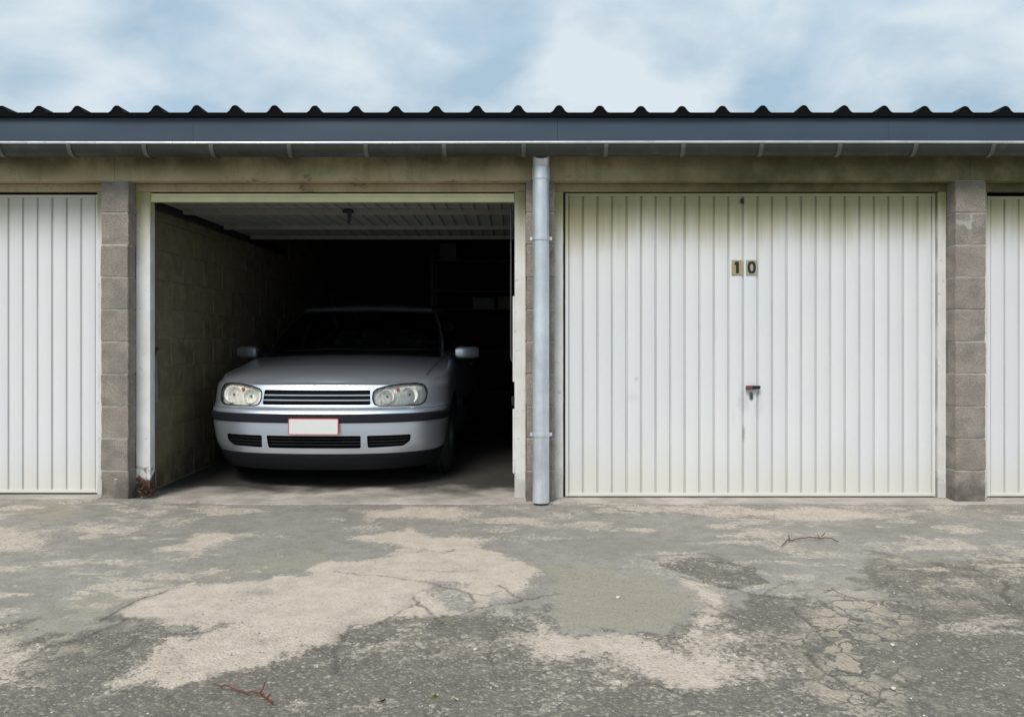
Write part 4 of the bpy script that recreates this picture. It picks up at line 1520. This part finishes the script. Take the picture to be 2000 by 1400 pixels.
# headlights
for s in (-1, 1):
    pts = LAMP if s > 0 else mir(LAMP)
    hl = surf_panel("headlight", pts, 0.030, M["reflector"], CAR)
    rim_p = densify(outline_round(pts), 0.02)
    mb = MB()
    mb.grid([[(x, front_y(x, z) + 0.004, z) for x, z in rim_p], [(x, front_y(x, z) + 0.030, z) for x, z in rim_p]], close=True)
    cz_ = 0.67
    mb.build("bezel", M["reflector"], hl, 60)
    # black gasket line round the glass
    mb = MB()
    loop = [(x, front_y(x, z) - 0.001, z) for x, z in rim_p]
    mb.tube(loop + [loop[0]], 0.0042, 6, False)
    mb.build("gasket", M["trim_low"], hl, 60)
    # two bowls: outer dipped beam, inner main beam, with an amber bulb above
    for (bx_, bz_, br_) in ((0.625, 0.668, 0.058), (0.478, 0.660, 0.050)):
        x = s * bx_
        yb = front_y(x, bz_)
        prof_ = [(br_ * q, 0.034 - 0.024 * q * q) for q in (0.12, 0.3, 0.5, 0.7, 0.85, 1.0)]
        prof_ = [(r_, h_ - 0.004) for r_, h_ in prof_] + [(br_ + 0.003, 0.006), (br_ + 0.003, 0.020)]
        mb = MB(); mb.lathe(prof_, "y", (x, yb, bz_), 28)
        mb.build("bowl", M["reflector"], hl, 40)
        mb = MB(); mb.lathe([(0.0, 0.014), (0.007, 0.016), (0.008, 0.022), (0.008, 0.034)], "y", (x, yb, bz_), 14)
        mb.build("bulb", M["steel"], hl, 40)
    xa = s * 0.548
    mb = MB(); mb.lathe([(0.0, 0.010), (0.010, 0.012), (0.013, 0.018), (0.011, 0.032)], "y", (xa, front_y(xa, 0.705), 0.708), 14)
    mb.build("indicator_bulb", M["amber"], hl, 40)
    surf_panel("lens", pts, 0.0005, M["lens"], hl, 0.02)

# number plate
px0 = 0.010
mb = MB()
yP = front_y(0.17, 0.46) - 0.026
mb.prism(outline_round([(px0 - 0.172, 0.402), (px0 + 0.172, 0.402), (px0 + 0.172, 0.518), (px0 - 0.172, 0.518)], 0.010), yP, yP + 0.006, "y")
pl_ = mb.build("licence_plate", M["plate_red"], CAR, 30)
mb = MB()
mb.prism(outline_round([(px0 - 0.1655, 0.4085), (px0 + 0.1655, 0.4085), (px0 + 0.1655, 0.5115), (px0 - 0.1655, 0.5115)], 0.007), yP - 0.0012, yP + 0.002, "y")
mb.build("plate_face", M["plate"], pl_, 30)
mb = MB()
mb.box(px0 - 0.15, px0 + 0.15, yP + 0.0062, yP + 0.03, 0.42, 0.50)
mb.build("plate_holder", M["trim_low"], pl_)

# bonnet shut lines and wiper cowl
def on_cap(x, y):
    # outline half width of the top ring at this y
    xe = np.interp(y, [p[1] for p in top[:NF + NS]], [p[0] for p in top[:NF + NS]])
    ze = interp(ZS_T, y)
    u = min(1.0, abs(x) / max(xe, 1e-4))
    return ze + (interp(HC_T, y) - ze) * (1 - u ** 2.6)


for s in (-1, 1):
    mb = MB()
    rows = []
    for i in range(40):
        y = lerp(0.40, 1.12, i / 39)
        xc = s * lerp(0.715, 0.745, i / 39)
        rows.append([(xc - 0.0028, y, on_cap(xc - 0.0028, y) + 0.0009), (xc + 0.0028, y, on_cap(xc + 0.0028, y) + 0.0009)])
    mb.grid(rows)
    mb.build("bonnet_seam", M["trim_low"], CAR)
mb = MB()
rows = []
for i in range(31):
    x = lerp(-0.70, 0.70, i / 30)
    yq = 0.985 + 0.16 * (abs(x) / 0.70) ** 2.2
    rows.append([(x, yq, on_cap(x, yq) + 0.002), (x, yq + 0.03, on_cap(x, yq + 0.03) + 0.012), (x, yq + 0.09, on_cap(x, yq + 0.09) + 0.010)])
mb.grid(rows)
mb.build("cowl", M["trim_low"], CAR, 40)
for xa, xb in ((-0.58, 0.02), (0.0, 0.60)):
    mb = MB()
    pth = []
    for i in range(9):
        x = lerp(xa, xb, i / 8)
        yq = 1.055 + 0.15 * (abs(x) / 0.70) ** 2.2
        pth.append((x, yq, on_cap(x, yq) + 0.028 + 0.02 * (i / 8)))
    mb.tube(pth, 0.007, 6)
    mb.build("wiper", M["trim_low"], CAR, 60)

# cabin
def half_loop(kind):
    if kind == "belt":
        segs = [((0, 0.985), (0.718, 1.155), 12, 2.2), ((0.738, 1.19), (0.765, 2.2), 14, 1), ((0.765, 2.26), (0.745, 3.45), 14, 1), ((0.73, 3.56), (0.64, 3.86), 5, 1), ((0.62, 3.875), (0.0, 3.93), 9, 1)]
    else:
        segs = [((0, 1.665), (0.572, 1.745), 12, 2.2), ((0.582, 1.77), (0.595, 2.24), 14, 1), ((0.595, 2.30), (0.56, 3.10), 14, 1), ((0.555, 3.20), (0.51, 3.40), 5, 1), ((0.50, 3.41), (0.0, 3.46), 9, 1)]
    out, tags = [], []
    for q, (a, b, n, e) in enumerate(segs):
        for i in range(n):
            u = i / (n - 1)
            out.append((lerp(a[0], b[0], u), lerp(a[1], b[1], u ** e)))
            tags.append(q)
    return out, tags


belt, tags_ = half_loop("belt")
roofl, _ = half_loop("roof")
NM = 12


def cab_pt(i, m):
    u = m / NM
    bx_, by_ = belt[i]
    rx_, ry_ = roofl[i]
    zb_ = on_cap(bx_, min(by_, 3.8)) - 0.004
    zr_ = 1.345 + 0.03 * smooth(1.7, 2.4, ry_) - 0.025 * smooth(2.9, 3.5, ry_) + 0.012 * (1 - (rx_ / 0.6) ** 2)
    bul = 0.030 * math.sin(math.pi * u)
    sx = bx_ / 0.77
    return (lerp(bx_, rx_, u) + bul * sx, lerp(by_, ry_, u) - bul * 0.6 * (1 if by_ < 1.6 else 0) * (1 - sx * 0.6), lerp(zb_, float(zr_), u))


def cab_class(i, m):
    """which panel the face between columns i, i+1 and rows m, m+1 belongs to"""
    q = tags_[i]
    same = tags_[i + 1] == q
    inner = 0 < m < NM - 1
    if q == 0 and same and m < NM - 1: return "windscreen"
    if q == 1 and same and inner: return "front_window"
    if q == 2 and same and inner: return "rear_window"
    if q == 4 and same and inner and m > 1: return "back_window"
    return "pillars"


nb = len(belt)
groups = {}
for s in (-1, 1):
    for i in range(nb - 1):
        for m in range(NM):
            k = cab_class(i, m)
            key = k if k in ("pillars", "windscreen", "back_window") else (k, s)
            mbk = groups.setdefault(key, MB())
            qd = [cab_pt(i, m), cab_pt(i + 1, m), cab_pt(i + 1, m + 1), cab_pt(i, m + 1)]
            qd = [(s * x, y, z) for x, y, z in qd]
            mbk.add(qd if s > 0 else qd[::-1], [(0, 1, 2, 3)])


def weld_build(mbk, name, mat, parent, ang, thick=0.0):
    me = mbk.data(name, mat, None, 0, False)
    bm = bmesh.new(); bm.from_mesh(me)
    bmesh.ops.remove_doubles(bm, verts=bm.verts, dist=0.0004)
    bmesh.ops.recalc_face_normals(bm, faces=bm.faces)
    if thick:
        bmesh.ops.solidify(bm, geom=bm.faces[:], thickness=thick)
    bm.to_mesh(me); bm.free()
    me.polygons.foreach_set("use_smooth", [True] * len(me.polygons))
    me.set_sharp_from_angle(angle=math.radians(ang))
    return link(name, me, parent)


for key, mbk in groups.items():
    nm = key if isinstance(key, str) else "side_window"
    if nm == "pillars":
        weld_build(mbk, "window_pillars", M["paint"], CAR, 40, 0.02)
    else:
        weld_build(mbk, nm if nm != "back_window" else "rear_window", M["glass"], CAR, 60)
# black band round the windscreen
mb = MB()
for s in (-1, 1):
    p0 = [cab_pt(11, m) for m in range(NM + 1)]
    mb.tube([(s * (x - 0.004), y - 0.006, z) for x, y, z in p0], 0.008, 6)
p0 = [cab_pt(i, NM - 1) for i in range(12)]
mb.tube([(-x, y - 0.006, z + 0.002) for x, y, z in reversed(p0[1:])] + [(x, y - 0.006, z + 0.002) for x, y, z in p0], 0.007, 6)
mb.build("windscreen_seal", M["trim_low"], CAR, 60)
mb = MB()
rows = []
for i in range(nb):
    x, y, z = cab_pt(i, NM)
    rows.append([(x * u, y - (0.0 if y > 2 else 0.0), z + (0.042 * smooth(0.0, 0.35, y - 1.66) * smooth(0, 0.4, 3.5 - y)) * (1 - abs(u) ** 2.4)) for u in np.linspace(-1, 1, 15)])
mb.grid(rows)
weld_build(mb, "roof", M["paint"], CAR, 50)

# doors (three door body) with handles, drawn proud of the side
for s in (-1, 1):
    mb = MB()
    rows = []
    for i in range(31):
        y = lerp(1.30, 2.50, i / 30)
        r = []
        for z in np.linspace(0.24, interp(ZS_T, y) - 0.012, 14):
            r.append((s * (interp(W_T, z) + 0.0035), y, z))
        rows.append([(s * (abs(r[0][0]) - 0.006), y, r[0][2] - 0.001)] + r + [(s * (abs(r[-1][0]) - 0.006), y, r[-1][2] + 0.001)])
    mb.grid(rows)
    dr = mb.build("door", M["paint"], CAR, 40)
    mb = MB()
    mb.prism(outline_round([(2.28, 0.80), (2.45, 0.80), (2.45, 0.84), (2.28, 0.84)], 0.015), s * 0.85, s * 0.885, "x")
    mb.build("handle", M["trim"], dr, 30)
    mb = MB()
    mb.box(min(s * 0.862, s * 0.880), max(s * 0.862, s * 0.880), 1.32, 2.48, 0.49, 0.545)
    mb.build("side_strip", M["trim"], dr, None, 0.006)

# wing mirrors
for s in (-1, 1):
    mb = MB()
    rows = []
    for i in range(13):
        u = i / 12
        a = u * math.pi
        x = lerp(0.835, 1.02, u)
        hh_ = 0.056 * (1 - 0.12 * u) * min(1.0, 0.72 + 2.2 * min(u, 1 - u))
        dd = 0.055 * (0.5 + 0.5 * math.sin(a * 0.8 + 0.5))
        ring = []
        for k in range(20):
            b = 2 * math.pi * k / 20
            cx_, sz_ = math.cos(b), math.sin(b)
            ring.append((s * x, 1.245 + 0.06 * u + dd * math.copysign(abs(cx_) ** 0.7, cx_), 0.955 + hh_ * math.copysign(abs(sz_) ** 0.6, sz_)))
        rows.append(ring)
    mb.grid(rows, close=True)
    mb.f.append(tuple(range(20))); mb.mi.append(0)
    mb.f.append(tuple(12 * 20 + k for k in range(20))[::-1]); mb.mi.append(0)
    wm = mb.build("wing_mirror", M["paint"], CAR, 50)
    mb = MB()
    mb.tube([(s * 0.755, 1.28, 0.945), (s * 0.80, 1.275, 0.935), (s * 0.86, 1.265, 0.945)], [0.03, 0.024, 0.022], 10)
    mb.build("mirror_arm", M["trim_low"], wm, 50)
    mb = MB()
    mb.prism(outline_round([(s * 0.862, 0.915), (s * 0.992, 0.922), (s * 0.992, 0.988), (s * 0.862, 0.995)], 0.02), 1.325, 1.330, "y")
    mb.build("mirror_glass", M["mirror"], wm, 30)

# wheels
def wheel_parts():
    R, Wd = 0.302, 0.19
    mb = MB()
    pr = [(0.195, -Wd / 2 + 0.012), (0.215, -Wd / 2 + 0.002), (0.262, -Wd / 2), (0.288, -Wd / 2 + 0.012), (R, -Wd / 2 + 0.03)]
    for gx in (-0.04, 0.0, 0.04):
        pr += [(R, gx - 0.006), (R - 0.008, gx - 0.004), (R - 0.008, gx + 0.004), (R, gx + 0.006)]
    pr += [(R, Wd / 2 - 0.03), (0.288, Wd / 2 - 0.012), (0.262, Wd / 2), (0.215, Wd / 2 - 0.002), (0.195, Wd / 2 - 0.012)]
    mb.lathe(pr, "x", (0, 0, 0), 48)
    ty = mb.data("tyre", M["rubber"], 30)
    mb = MB()
    mb.lathe([(0.197, -0.08), (0.190, 0.07), (0.197, 0.082), (0.180, 0.080), (0.172, 0.05), (0.15, 0.045), (0.10, 0.062), (0.06, 0.066), (0.03, 0.060), (0.0, 0.060)], "x", (0, 0, 0), 40)
    for k in range(8):
        a = 2 * math.pi * k / 8
        mb.lathe([(0.0, 0.058), (0.014, 0.058), (0.016, 0.05)], "x", (0.0, 0.13 * math.cos(a), 0.13 * math.sin(a)), 10)
    ri = mb.data("rim", M["rim"], 35)
    return ty, ri


ty, ri = wheel_parts()
for y in (WB1, WB2):
    for s in (-1, 1):
        wh = empty("wheel", (s * 0.752, y, 0.302), CAR)
        if s < 0: wh.rotation_euler = (0, 0, math.pi)
        link("tyre", ty, wh)
        link("rim", ri, wh)
for y in (WB1, WB2):
    mb = MB()
    mb.tube([(-0.66, y, 0.30), (0.66, y, 0.30)], 0.05, 10)
    mb.build("axle", M["dark_steel"], CAR, 40)
mb = MB()
mb.box(-0.58, 0.58, 0.25, 3.95, 0.19, 0.42)
mb.build("underbody", M["trim_low"], CAR)

# inside: dashboard, steering wheel, seats, rear-view mirror
mb = MB()
rows = []
for i in range(21):
    x = lerp(-0.68, 0.68, i / 20)
    q = 0.10 * (abs(x) / 0.68) ** 2
    hump = 0.035 * math.exp(-((x - 0.36) / 0.2) ** 2)
    rows.append([(x, 1.12 + q, 0.955), (x, 1.35 + q, 0.985 + hump * 0.6), (x, 1.48 + q * 0.3, 0.995 + hump), (x, 1.54 + q * 0.3, 0.96), (x, 1.50, 0.70)])
mb.grid(rows)
mb.build("dashboard", M["trim_low"], CAR, 50)
mb = MB()
ring = []
for k in range(33):
    a = 2 * math.pi * k / 32
    ring.append((0.36 + 0.185 * math.cos(a), 1.66 - 0.07 * math.sin(a), 0.97 + 0.17 * math.sin(a)))
mb.tube(ring, 0.014, 8, False)
mb.tube([(0.19, 1.66, 0.97), (0.53, 1.66, 0.97)], 0.018, 8)
mb.tube([(0.36, 1.665, 0.97), (0.36, 1.52, 0.90)], 0.035, 10)
mb.build("steering_wheel", M["trim_low"], CAR, 50)


def seat_part(xc, y0, wid, head=True):
    mb = MB()
    rows = []
    for (y, z, w_, th) in ((y0, 0.42, 0.23, 0.07), (y0 + 0.03, 0.55, 0.25, 0.075), (y0 + 0.09, 0.75, 0.245, 0.07), (y0 + 0.15, 0.95, 0.22, 0.06), (y0 + 0.18, 1.02, 0.17, 0.045)):
        w2 = w_ * wid
        rows.append([(xc + w2 * math.copysign(abs(math.cos(b)) ** 0.6, math.cos(b)), y + th * math.copysign(abs(math.sin(b)) ** 0.7, math.sin(b)), z) for b in np.linspace(0, 2 * math.pi, 20, endpoint=False)])
    mb.grid(rows, close=True)
    mb.f.append(tuple(80 + k for k in range(20))); mb.mi.append(0)
    if head:
        rows = []
        for (z, w_, th) in ((1.045, 0.08, 0.03), (1.06, 0.12, 0.045), (1.14, 0.125, 0.045), (1.17, 0.10, 0.03)):
            rows.append([(xc + w_ * math.copysign(abs(math.cos(b)) ** 0.6, math.cos(b)), y0 + 0.20 + th * math.sin(b), z) for b in np.linspace(0, 2 * math.pi, 20, endpoint=False)])
        mb.grid(rows, close=True)
        mb.f.append(tuple(100 + 60 + k for k in range(20))); mb.mi.append(0)
        mb.tube([(xc - 0.05, y0 + 0.19, 0.99), (xc - 0.05, y0 + 0.2, 1.07)], 0.006, 6)
        mb.tube([(xc + 0.05, y0 + 0.19, 0.99), (xc + 0.05, y0 + 0.2, 1.07)], 0.006, 6)
    rows = []
    for (z, e) in ((0.40, 0.94), (0.43, 1.0), (0.49, 1.0), (0.52, 0.9)):
        rows.append([(xc + 0.25 * wid * e * math.copysign(abs(math.cos(b)) ** 0.5, math.cos(b)), y0 - 0.25 + 0.26 * e * math.copysign(abs(math.sin(b)) ** 0.5, math.sin(b)), z) for b in np.linspace(0, 2 * math.pi, 20, endpoint=False)])
    n0 = len(mb.v)
    mb.grid(rows, close=True)
    mb.f.append(tuple(n0 + 60 + k for k in range(20))); mb.mi.append(0)
    return mb.build("seat", M["cloth"], CAR, 50)


seat_part(-0.35, 2.22, 1.0); seat_part(0.35, 2.22, 1.0)
seat_part(0.0, 3.05, 2.4, False)
mb = MB()
mb.prism(outline_round([(-0.115, 1.245), (0.115, 1.245), (0.125, 1.305), (-0.125, 1.305)], 0.02), 1.665, 1.695, "y")
mb.tube([(0, 1.67, 1.30), (0, 1.655, 1.335)], 0.009, 8)
mb.build("rear_view_mirror", M["steel"], CAR, 30)
for s in (-1, 1):
    mb = MB()
    rows = []
    for z in np.linspace(0.66, 0.92, 6):
        rows.append([(s * (plan(("r", u), z)[0] + 0.004), plan(("r", u), z)[1] + 0.004, z) for u in np.linspace(0.12, 0.62, 9)])
    mb.grid(rows)
    mb.build("tail_light", M["tail"], CAR, 50)
CAR.location = (-1.368, 0.30, 0.0035)
CAR.scale = (1.0, 1.0, 0.966)
CAR.rotation_euler = (0, 0, math.radians(-2.2))

# ------------------------------------------------------------------ rack with boxes at the back of the open garage
M["card"] = simple("cardboard", (0.22, 0.17, 0.115), 0.85, 0, 0.15, 10)
M["pale"] = simple("pale_tub", (0.15, 0.16, 0.16), 0.6, 0, 0.1, 10)
M["board"] = simple("rack_board", (0.13, 0.10, 0.07), 0.8, 0, 0.2, 10)
RX0, RX1, RY0, RY1 = -1.02, -0.02, 4.75, 5.25
rack = empty("shelf_rack", (-0.5, 5.0, 0.003))
tag(rack, "dark open rack standing at the back of the garage behind the car", "rack")
for x in (RX0, RX1):
    for y in (RY0, RY1):
        mb2 = MB(); mb2.box(x + 0.5 - 0.018, x + 0.5 + 0.018, y - 5.018, y - 4.982, 0.0, 2.08)
        mb2.build("post", M["dark_steel"], rack)
for z in (0.38, 0.88, 1.40, 1.62, 2.0):
    mb = MB(); mb.box(RX0 + 0.519, RX1 + 0.481, RY0 - 5.0 - 0.02, RY1 - 4.98, z - 0.014, z)
    mb.build("shelf", M["board"], rack, None, 0.003)


def carton(name, x, y, z, w, d, h, mat, rz, label, cat):
    e = empty(name, (x, y, z))
    e.rotation_euler = (0, 0, rz)
    tag(e, label, cat)
    mb = MB(); mb.box(-w / 2, w / 2, -d / 2, d / 2, 0, h)
    mb.build("box_body", mat, e, None, 0.004)
    mb = MB()
    mb.box(-w / 2 - 0.002, -0.002, -d / 2 - 0.002, d / 2 + 0.002, h + 0.001, h + 0.006)
    mb.build("flap", mat, e)
    mb = MB()
    mb.box(0.002, w / 2 + 0.002, -d / 2 - 0.002, d / 2 + 0.002, h + 0.001, h + 0.006)
    mb.build("flap", mat, e)
    return e


carton("storage_box", -0.39, 4.95, 1.405, 0.26, 0.3, 0.13, M["pale"], 0.05, "pale grey box, larger of the two on the rack's middle shelf", "box")
carton("storage_box", -0.12, 4.95, 1.405, 0.15, 0.25, 0.15, M["card"], -0.08, "brown cardboard box beside the pale grey one on the rack", "box")
b = carton("storage_box", -0.84, 4.95, 2.005, 0.2, 0.3, 0.20, M["pale"], 0.1, "box standing on the rack's highest shelf near the ceiling", "box")

# ------------------------------------------------------------------ litter on the yard
def gz(x, y):
    return float(0.024 * smooth(-1.7, -2.7, np.float64(x)) * smooth(-1.6, -0.15, np.float64(y)))


M["twig_red"] = simple("red_brown_bark", (0.15, 0.045, 0.024), 0.7, 0, 0.35, 60)
M["twig_brown"] = simple("brown_bark", (0.13, 0.075, 0.04), 0.8, 0, 0.3, 60)
M["leaf_yellow"] = simple("yellow_leaf", (0.45, 0.40, 0.16), 0.6, 0, 0.2, 60)
M["leaf_pale"] = simple("pale_leaf", (0.55, 0.52, 0.36), 0.6, 0, 0.2, 60)
M["leaf_brown"] = simple("dead_leaf", (0.06, 0.035, 0.024), 0.85, 0, 0.5, 40)
M["stone_white"] = simple("white_stone", (0.62, 0.60, 0.55), 0.8, 0, 0.2, 60)
M["stone_grey"] = simple("grey_stone", (0.26, 0.25, 0.23), 0.85, 0, 0.3, 60)


def twig(pts_px, rads, branches, mat, label):
    P = [gp(*p) for p in pts_px]
    cx, cy = P[0]
    rel = [Vector((x - cx, y - cy, 0.012 + 0.006 * math.sin(i * 2.1))) for i, (x, y) in enumerate(P)]
    mb = MB()
    fine = []
    for i in range(len(rel) - 1):
        for k in range(3):
            fine.append(rel[i].lerp(rel[i + 1], k / 3) + Vector((rnd.uniform(-0.003, 0.003), rnd.uniform(-0.003, 0.003), rnd.uniform(-0.002, 0.003))))
    fine.append(rel[-1])
    mb.tube(fine, [lerp(rads[0], rads[1], i / (len(fine) - 1)) for i in range(len(fine))], 7)
    o = mb.build("twig", mat, None, 60)
    o.location = (cx, cy, gz(cx, cy))
    for bp in branches:
        mb = MB()
        B = [Vector((gp(*p)[0] - cx, gp(*p)[1] - cy, 0.014 + 0.008 * i)) for i, p in enumerate(bp)]
        mb.tube(B, [rads[1] * 1.1] + [rads[1] * 0.7] * (len(B) - 1), 6)
        mb.build("side_shoot", mat, o, 60)
    return tag(o, label, "twig")


twig([(419, 1344), (440, 1350), (475, 1356), (500, 1359), (514, 1366), (522, 1372), (533, 1379)], (0.0018, 0.003), [[(508, 1362), (514, 1357), (517, 1352)], [(514, 1366), (508, 1370)], [(520, 1371), (529, 1369)]], M["twig_red"], "reddish twig lying on the dark gravelly asphalt in the foreground")
twig([(1527, 1070), (1537, 1061), (1542, 1058), (1560, 1056), (1580, 1055), (1604, 1053), (1625, 1055), (1637, 1064)], (0.0028, 0.0025), [[(1542, 1058), (1540, 1052)], [(1604, 1053), (1612, 1048)], [(1600, 1054), (1596, 1050)]], M["twig_brown"], "thin brown twig bent in an arc on the grey asphalt before door 10")


def leaf(px, py, L, mat, rz, label):
    x, y = gp(px, py)
    mb = MB()
    rows = []
    for i in range(7):
        u = i / 6
        w = 0.34 * L * math.sin(math.pi * min(0.97, max(0.03, u))) ** 0.8
        rows.append([((u - 0.5) * L, -w, 0.006 + 0.006 * math.sin(u * 4)), ((u - 0.5) * L, 0, 0.002), ((u - 0.5) * L, w, 0.007 + 0.004 * math.cos(u * 5))])
    mb.grid(rows)
    mb.tube([(-0.5 * L, 0, 0.003), (-0.72 * L, 0.004, 0.004)], 0.0009, 5)
    o = mb.build("leaf", mat, None, 60)
    o.location = (x, y, gz(x, y) + 0.003)
    o.rotation_euler = (0.08, 0.05, rz)
    return tag(o, label, "leaf")


leaf(849, 1362, 0.022, M["leaf_yellow"], 0.4, "small yellow leaf, brightest of the litter on the foreground asphalt")
leaf(889, 1369, 0.018, M["leaf_pale"], -0.2, "pale cream leaf just right of the small yellow leaf")
leaf(748, 1372, 0.020, M["leaf_brown"], 0.9, "small dark dead leaf left of the yellow leaf")


def pebble_mesh(seed, r):
    rr = random.Random(seed)
    bm = bmesh.new()
    bmesh.ops.create_icosphere(bm, subdivisions=1, radius=r)
    for v_ in bm.verts:
        v_.co *= rr.uniform(0.75, 1.2)
        v_.co.z *= 0.65
    return bm


def pebble(px, py, r, mat, label):
    x, y = gp(px, py)
    bm = pebble_mesh(px, r)
    me = bpy.data.meshes.new("pebble"); bm.to_mesh(me); bm.free()
    me.materials.append(mat)
    me.polygons.foreach_set("use_smooth", [True] * len(me.polygons))
    o = link("pebble", me)
    o.location = (x, y, gz(x, y) + r * 0.45)
    return tag(o, label, "pebble")


pebble(1207, 1168, 0.011, M["stone_white"], "lone white pebble on the olive grey patch of asphalt")
pebble(1743, 1261, 0.009, M["stone_white"], "white pebble beside the crazed asphalt to the right")
pebble(1745, 1346, 0.009, M["stone_white"], "white pebble nearest the bottom right of the crazed asphalt")
pebble(928, 1269, 0.008, M["stone_white"], "small white pebble on the dark gravel in the middle foreground")

# loose grit over the rough areas: nobody could count it
bmg = bmesh.new()
tmpl = []
for sd in range(6):
    bm = bmesh.new()
    bmesh.ops.create_icosphere(bm, subdivisions=1, radius=1.0)
    rr = random.Random(sd)
    for v_ in bm.verts:
        v_.co *= rr.uniform(0.7, 1.2)
        v_.co.z *= 0.7
    tmpl.append(([tuple(v_.co) for v_ in bm.verts], [tuple(v_.index for v_ in f.verts) for f in bm.faces]))
    bm.free()
mb = MB()
kx = len(YC)
n_made = 0
RM = rough_m.reshape(ny, nx)
while n_made < 1500:
    y = rnd.uniform(-3.05, -0.1)
    if n_made % 4 == 0: y = -0.06 - abs(rnd.gauss(0, 0.05))
    x = rnd.uniform(-1.0, 1.0) * (0.65 * (y + CAM_D) + 0.1)
    ix, iy = int(np.searchsorted(XC, x)), int(np.searchsorted(YC, y))
    if ix >= nx or iy >= ny: continue
    if n_made % 4 and rnd.random() > 0.12 + 0.88 * RM[iy, ix]: continue
    r = 0.0015 + 0.0032 * rnd.random() ** 2.5
    vs_, fs_ = tmpl[rnd.randrange(6)]
    a = rnd.uniform(0, 6.28)
    ca, sa = math.cos(a), math.sin(a)
    mb.m = 0 if rnd.random() < 0.75 else 1
    zq = PZ.reshape(ny, nx)[iy, ix]
    mb.add([(x + r * (ca * p[0] - sa * p[1]), y + r * (sa * p[0] + ca * p[1]), zq + r * (0.4 + p[2])) for p in vs_], fs_)
    n_made += 1
o = mb.build("gravel", [M["stone_grey"], M["stone_white"]], None, 80, 0.0, False)
tag(o, "loose grey grit scattered over the worn asphalt", "gravel", kind="stuff")

# brown leaf litter heaped at the rusted foot of the left jamb
mb = MB()
for k in range(170):
    u = abs(rnd.gauss(0, 0.5))
    x = -2.43 + rnd.gauss(0.03, 0.028)
    y = 0.06 + rnd.gauss(0.03, 0.04)
    hgt = max(0.0, 0.085 * math.exp(-((x + 2.42) / 0.05) ** 2) * math.exp(-((y - 0.12) / 0.08) ** 2))
    if x < -2.468: x = -2.465
    z = 0.006 + rnd.random() * hgt + gz(x, y)
    L = rnd.uniform(0.007, 0.018)
    R3 = Euler((rnd.uniform(-0.9, 0.9), rnd.uniform(-0.9, 0.9), rnd.uniform(0, 6.28))).to_matrix()
    pts = [R3 @ Vector(p) + Vector((x, y, z + 0.004)) for p in ((-L, 0, 0), (0, -L * 0.5, 0.003), (L, 0, 0), (0, L * 0.5, 0.003))]
    mb.m = 0 if rnd.random() < 0.8 else 1
    mb.add(pts, [(0, 1, 2, 3)])
o = mb.build("leaf_litter", [M["leaf_brown"], M["twig_brown"]], None, None, 0.0, False)
tag(o, "dark brown leaf litter heaped at the rusted foot of the door frame", "leaf litter", kind="stuff")
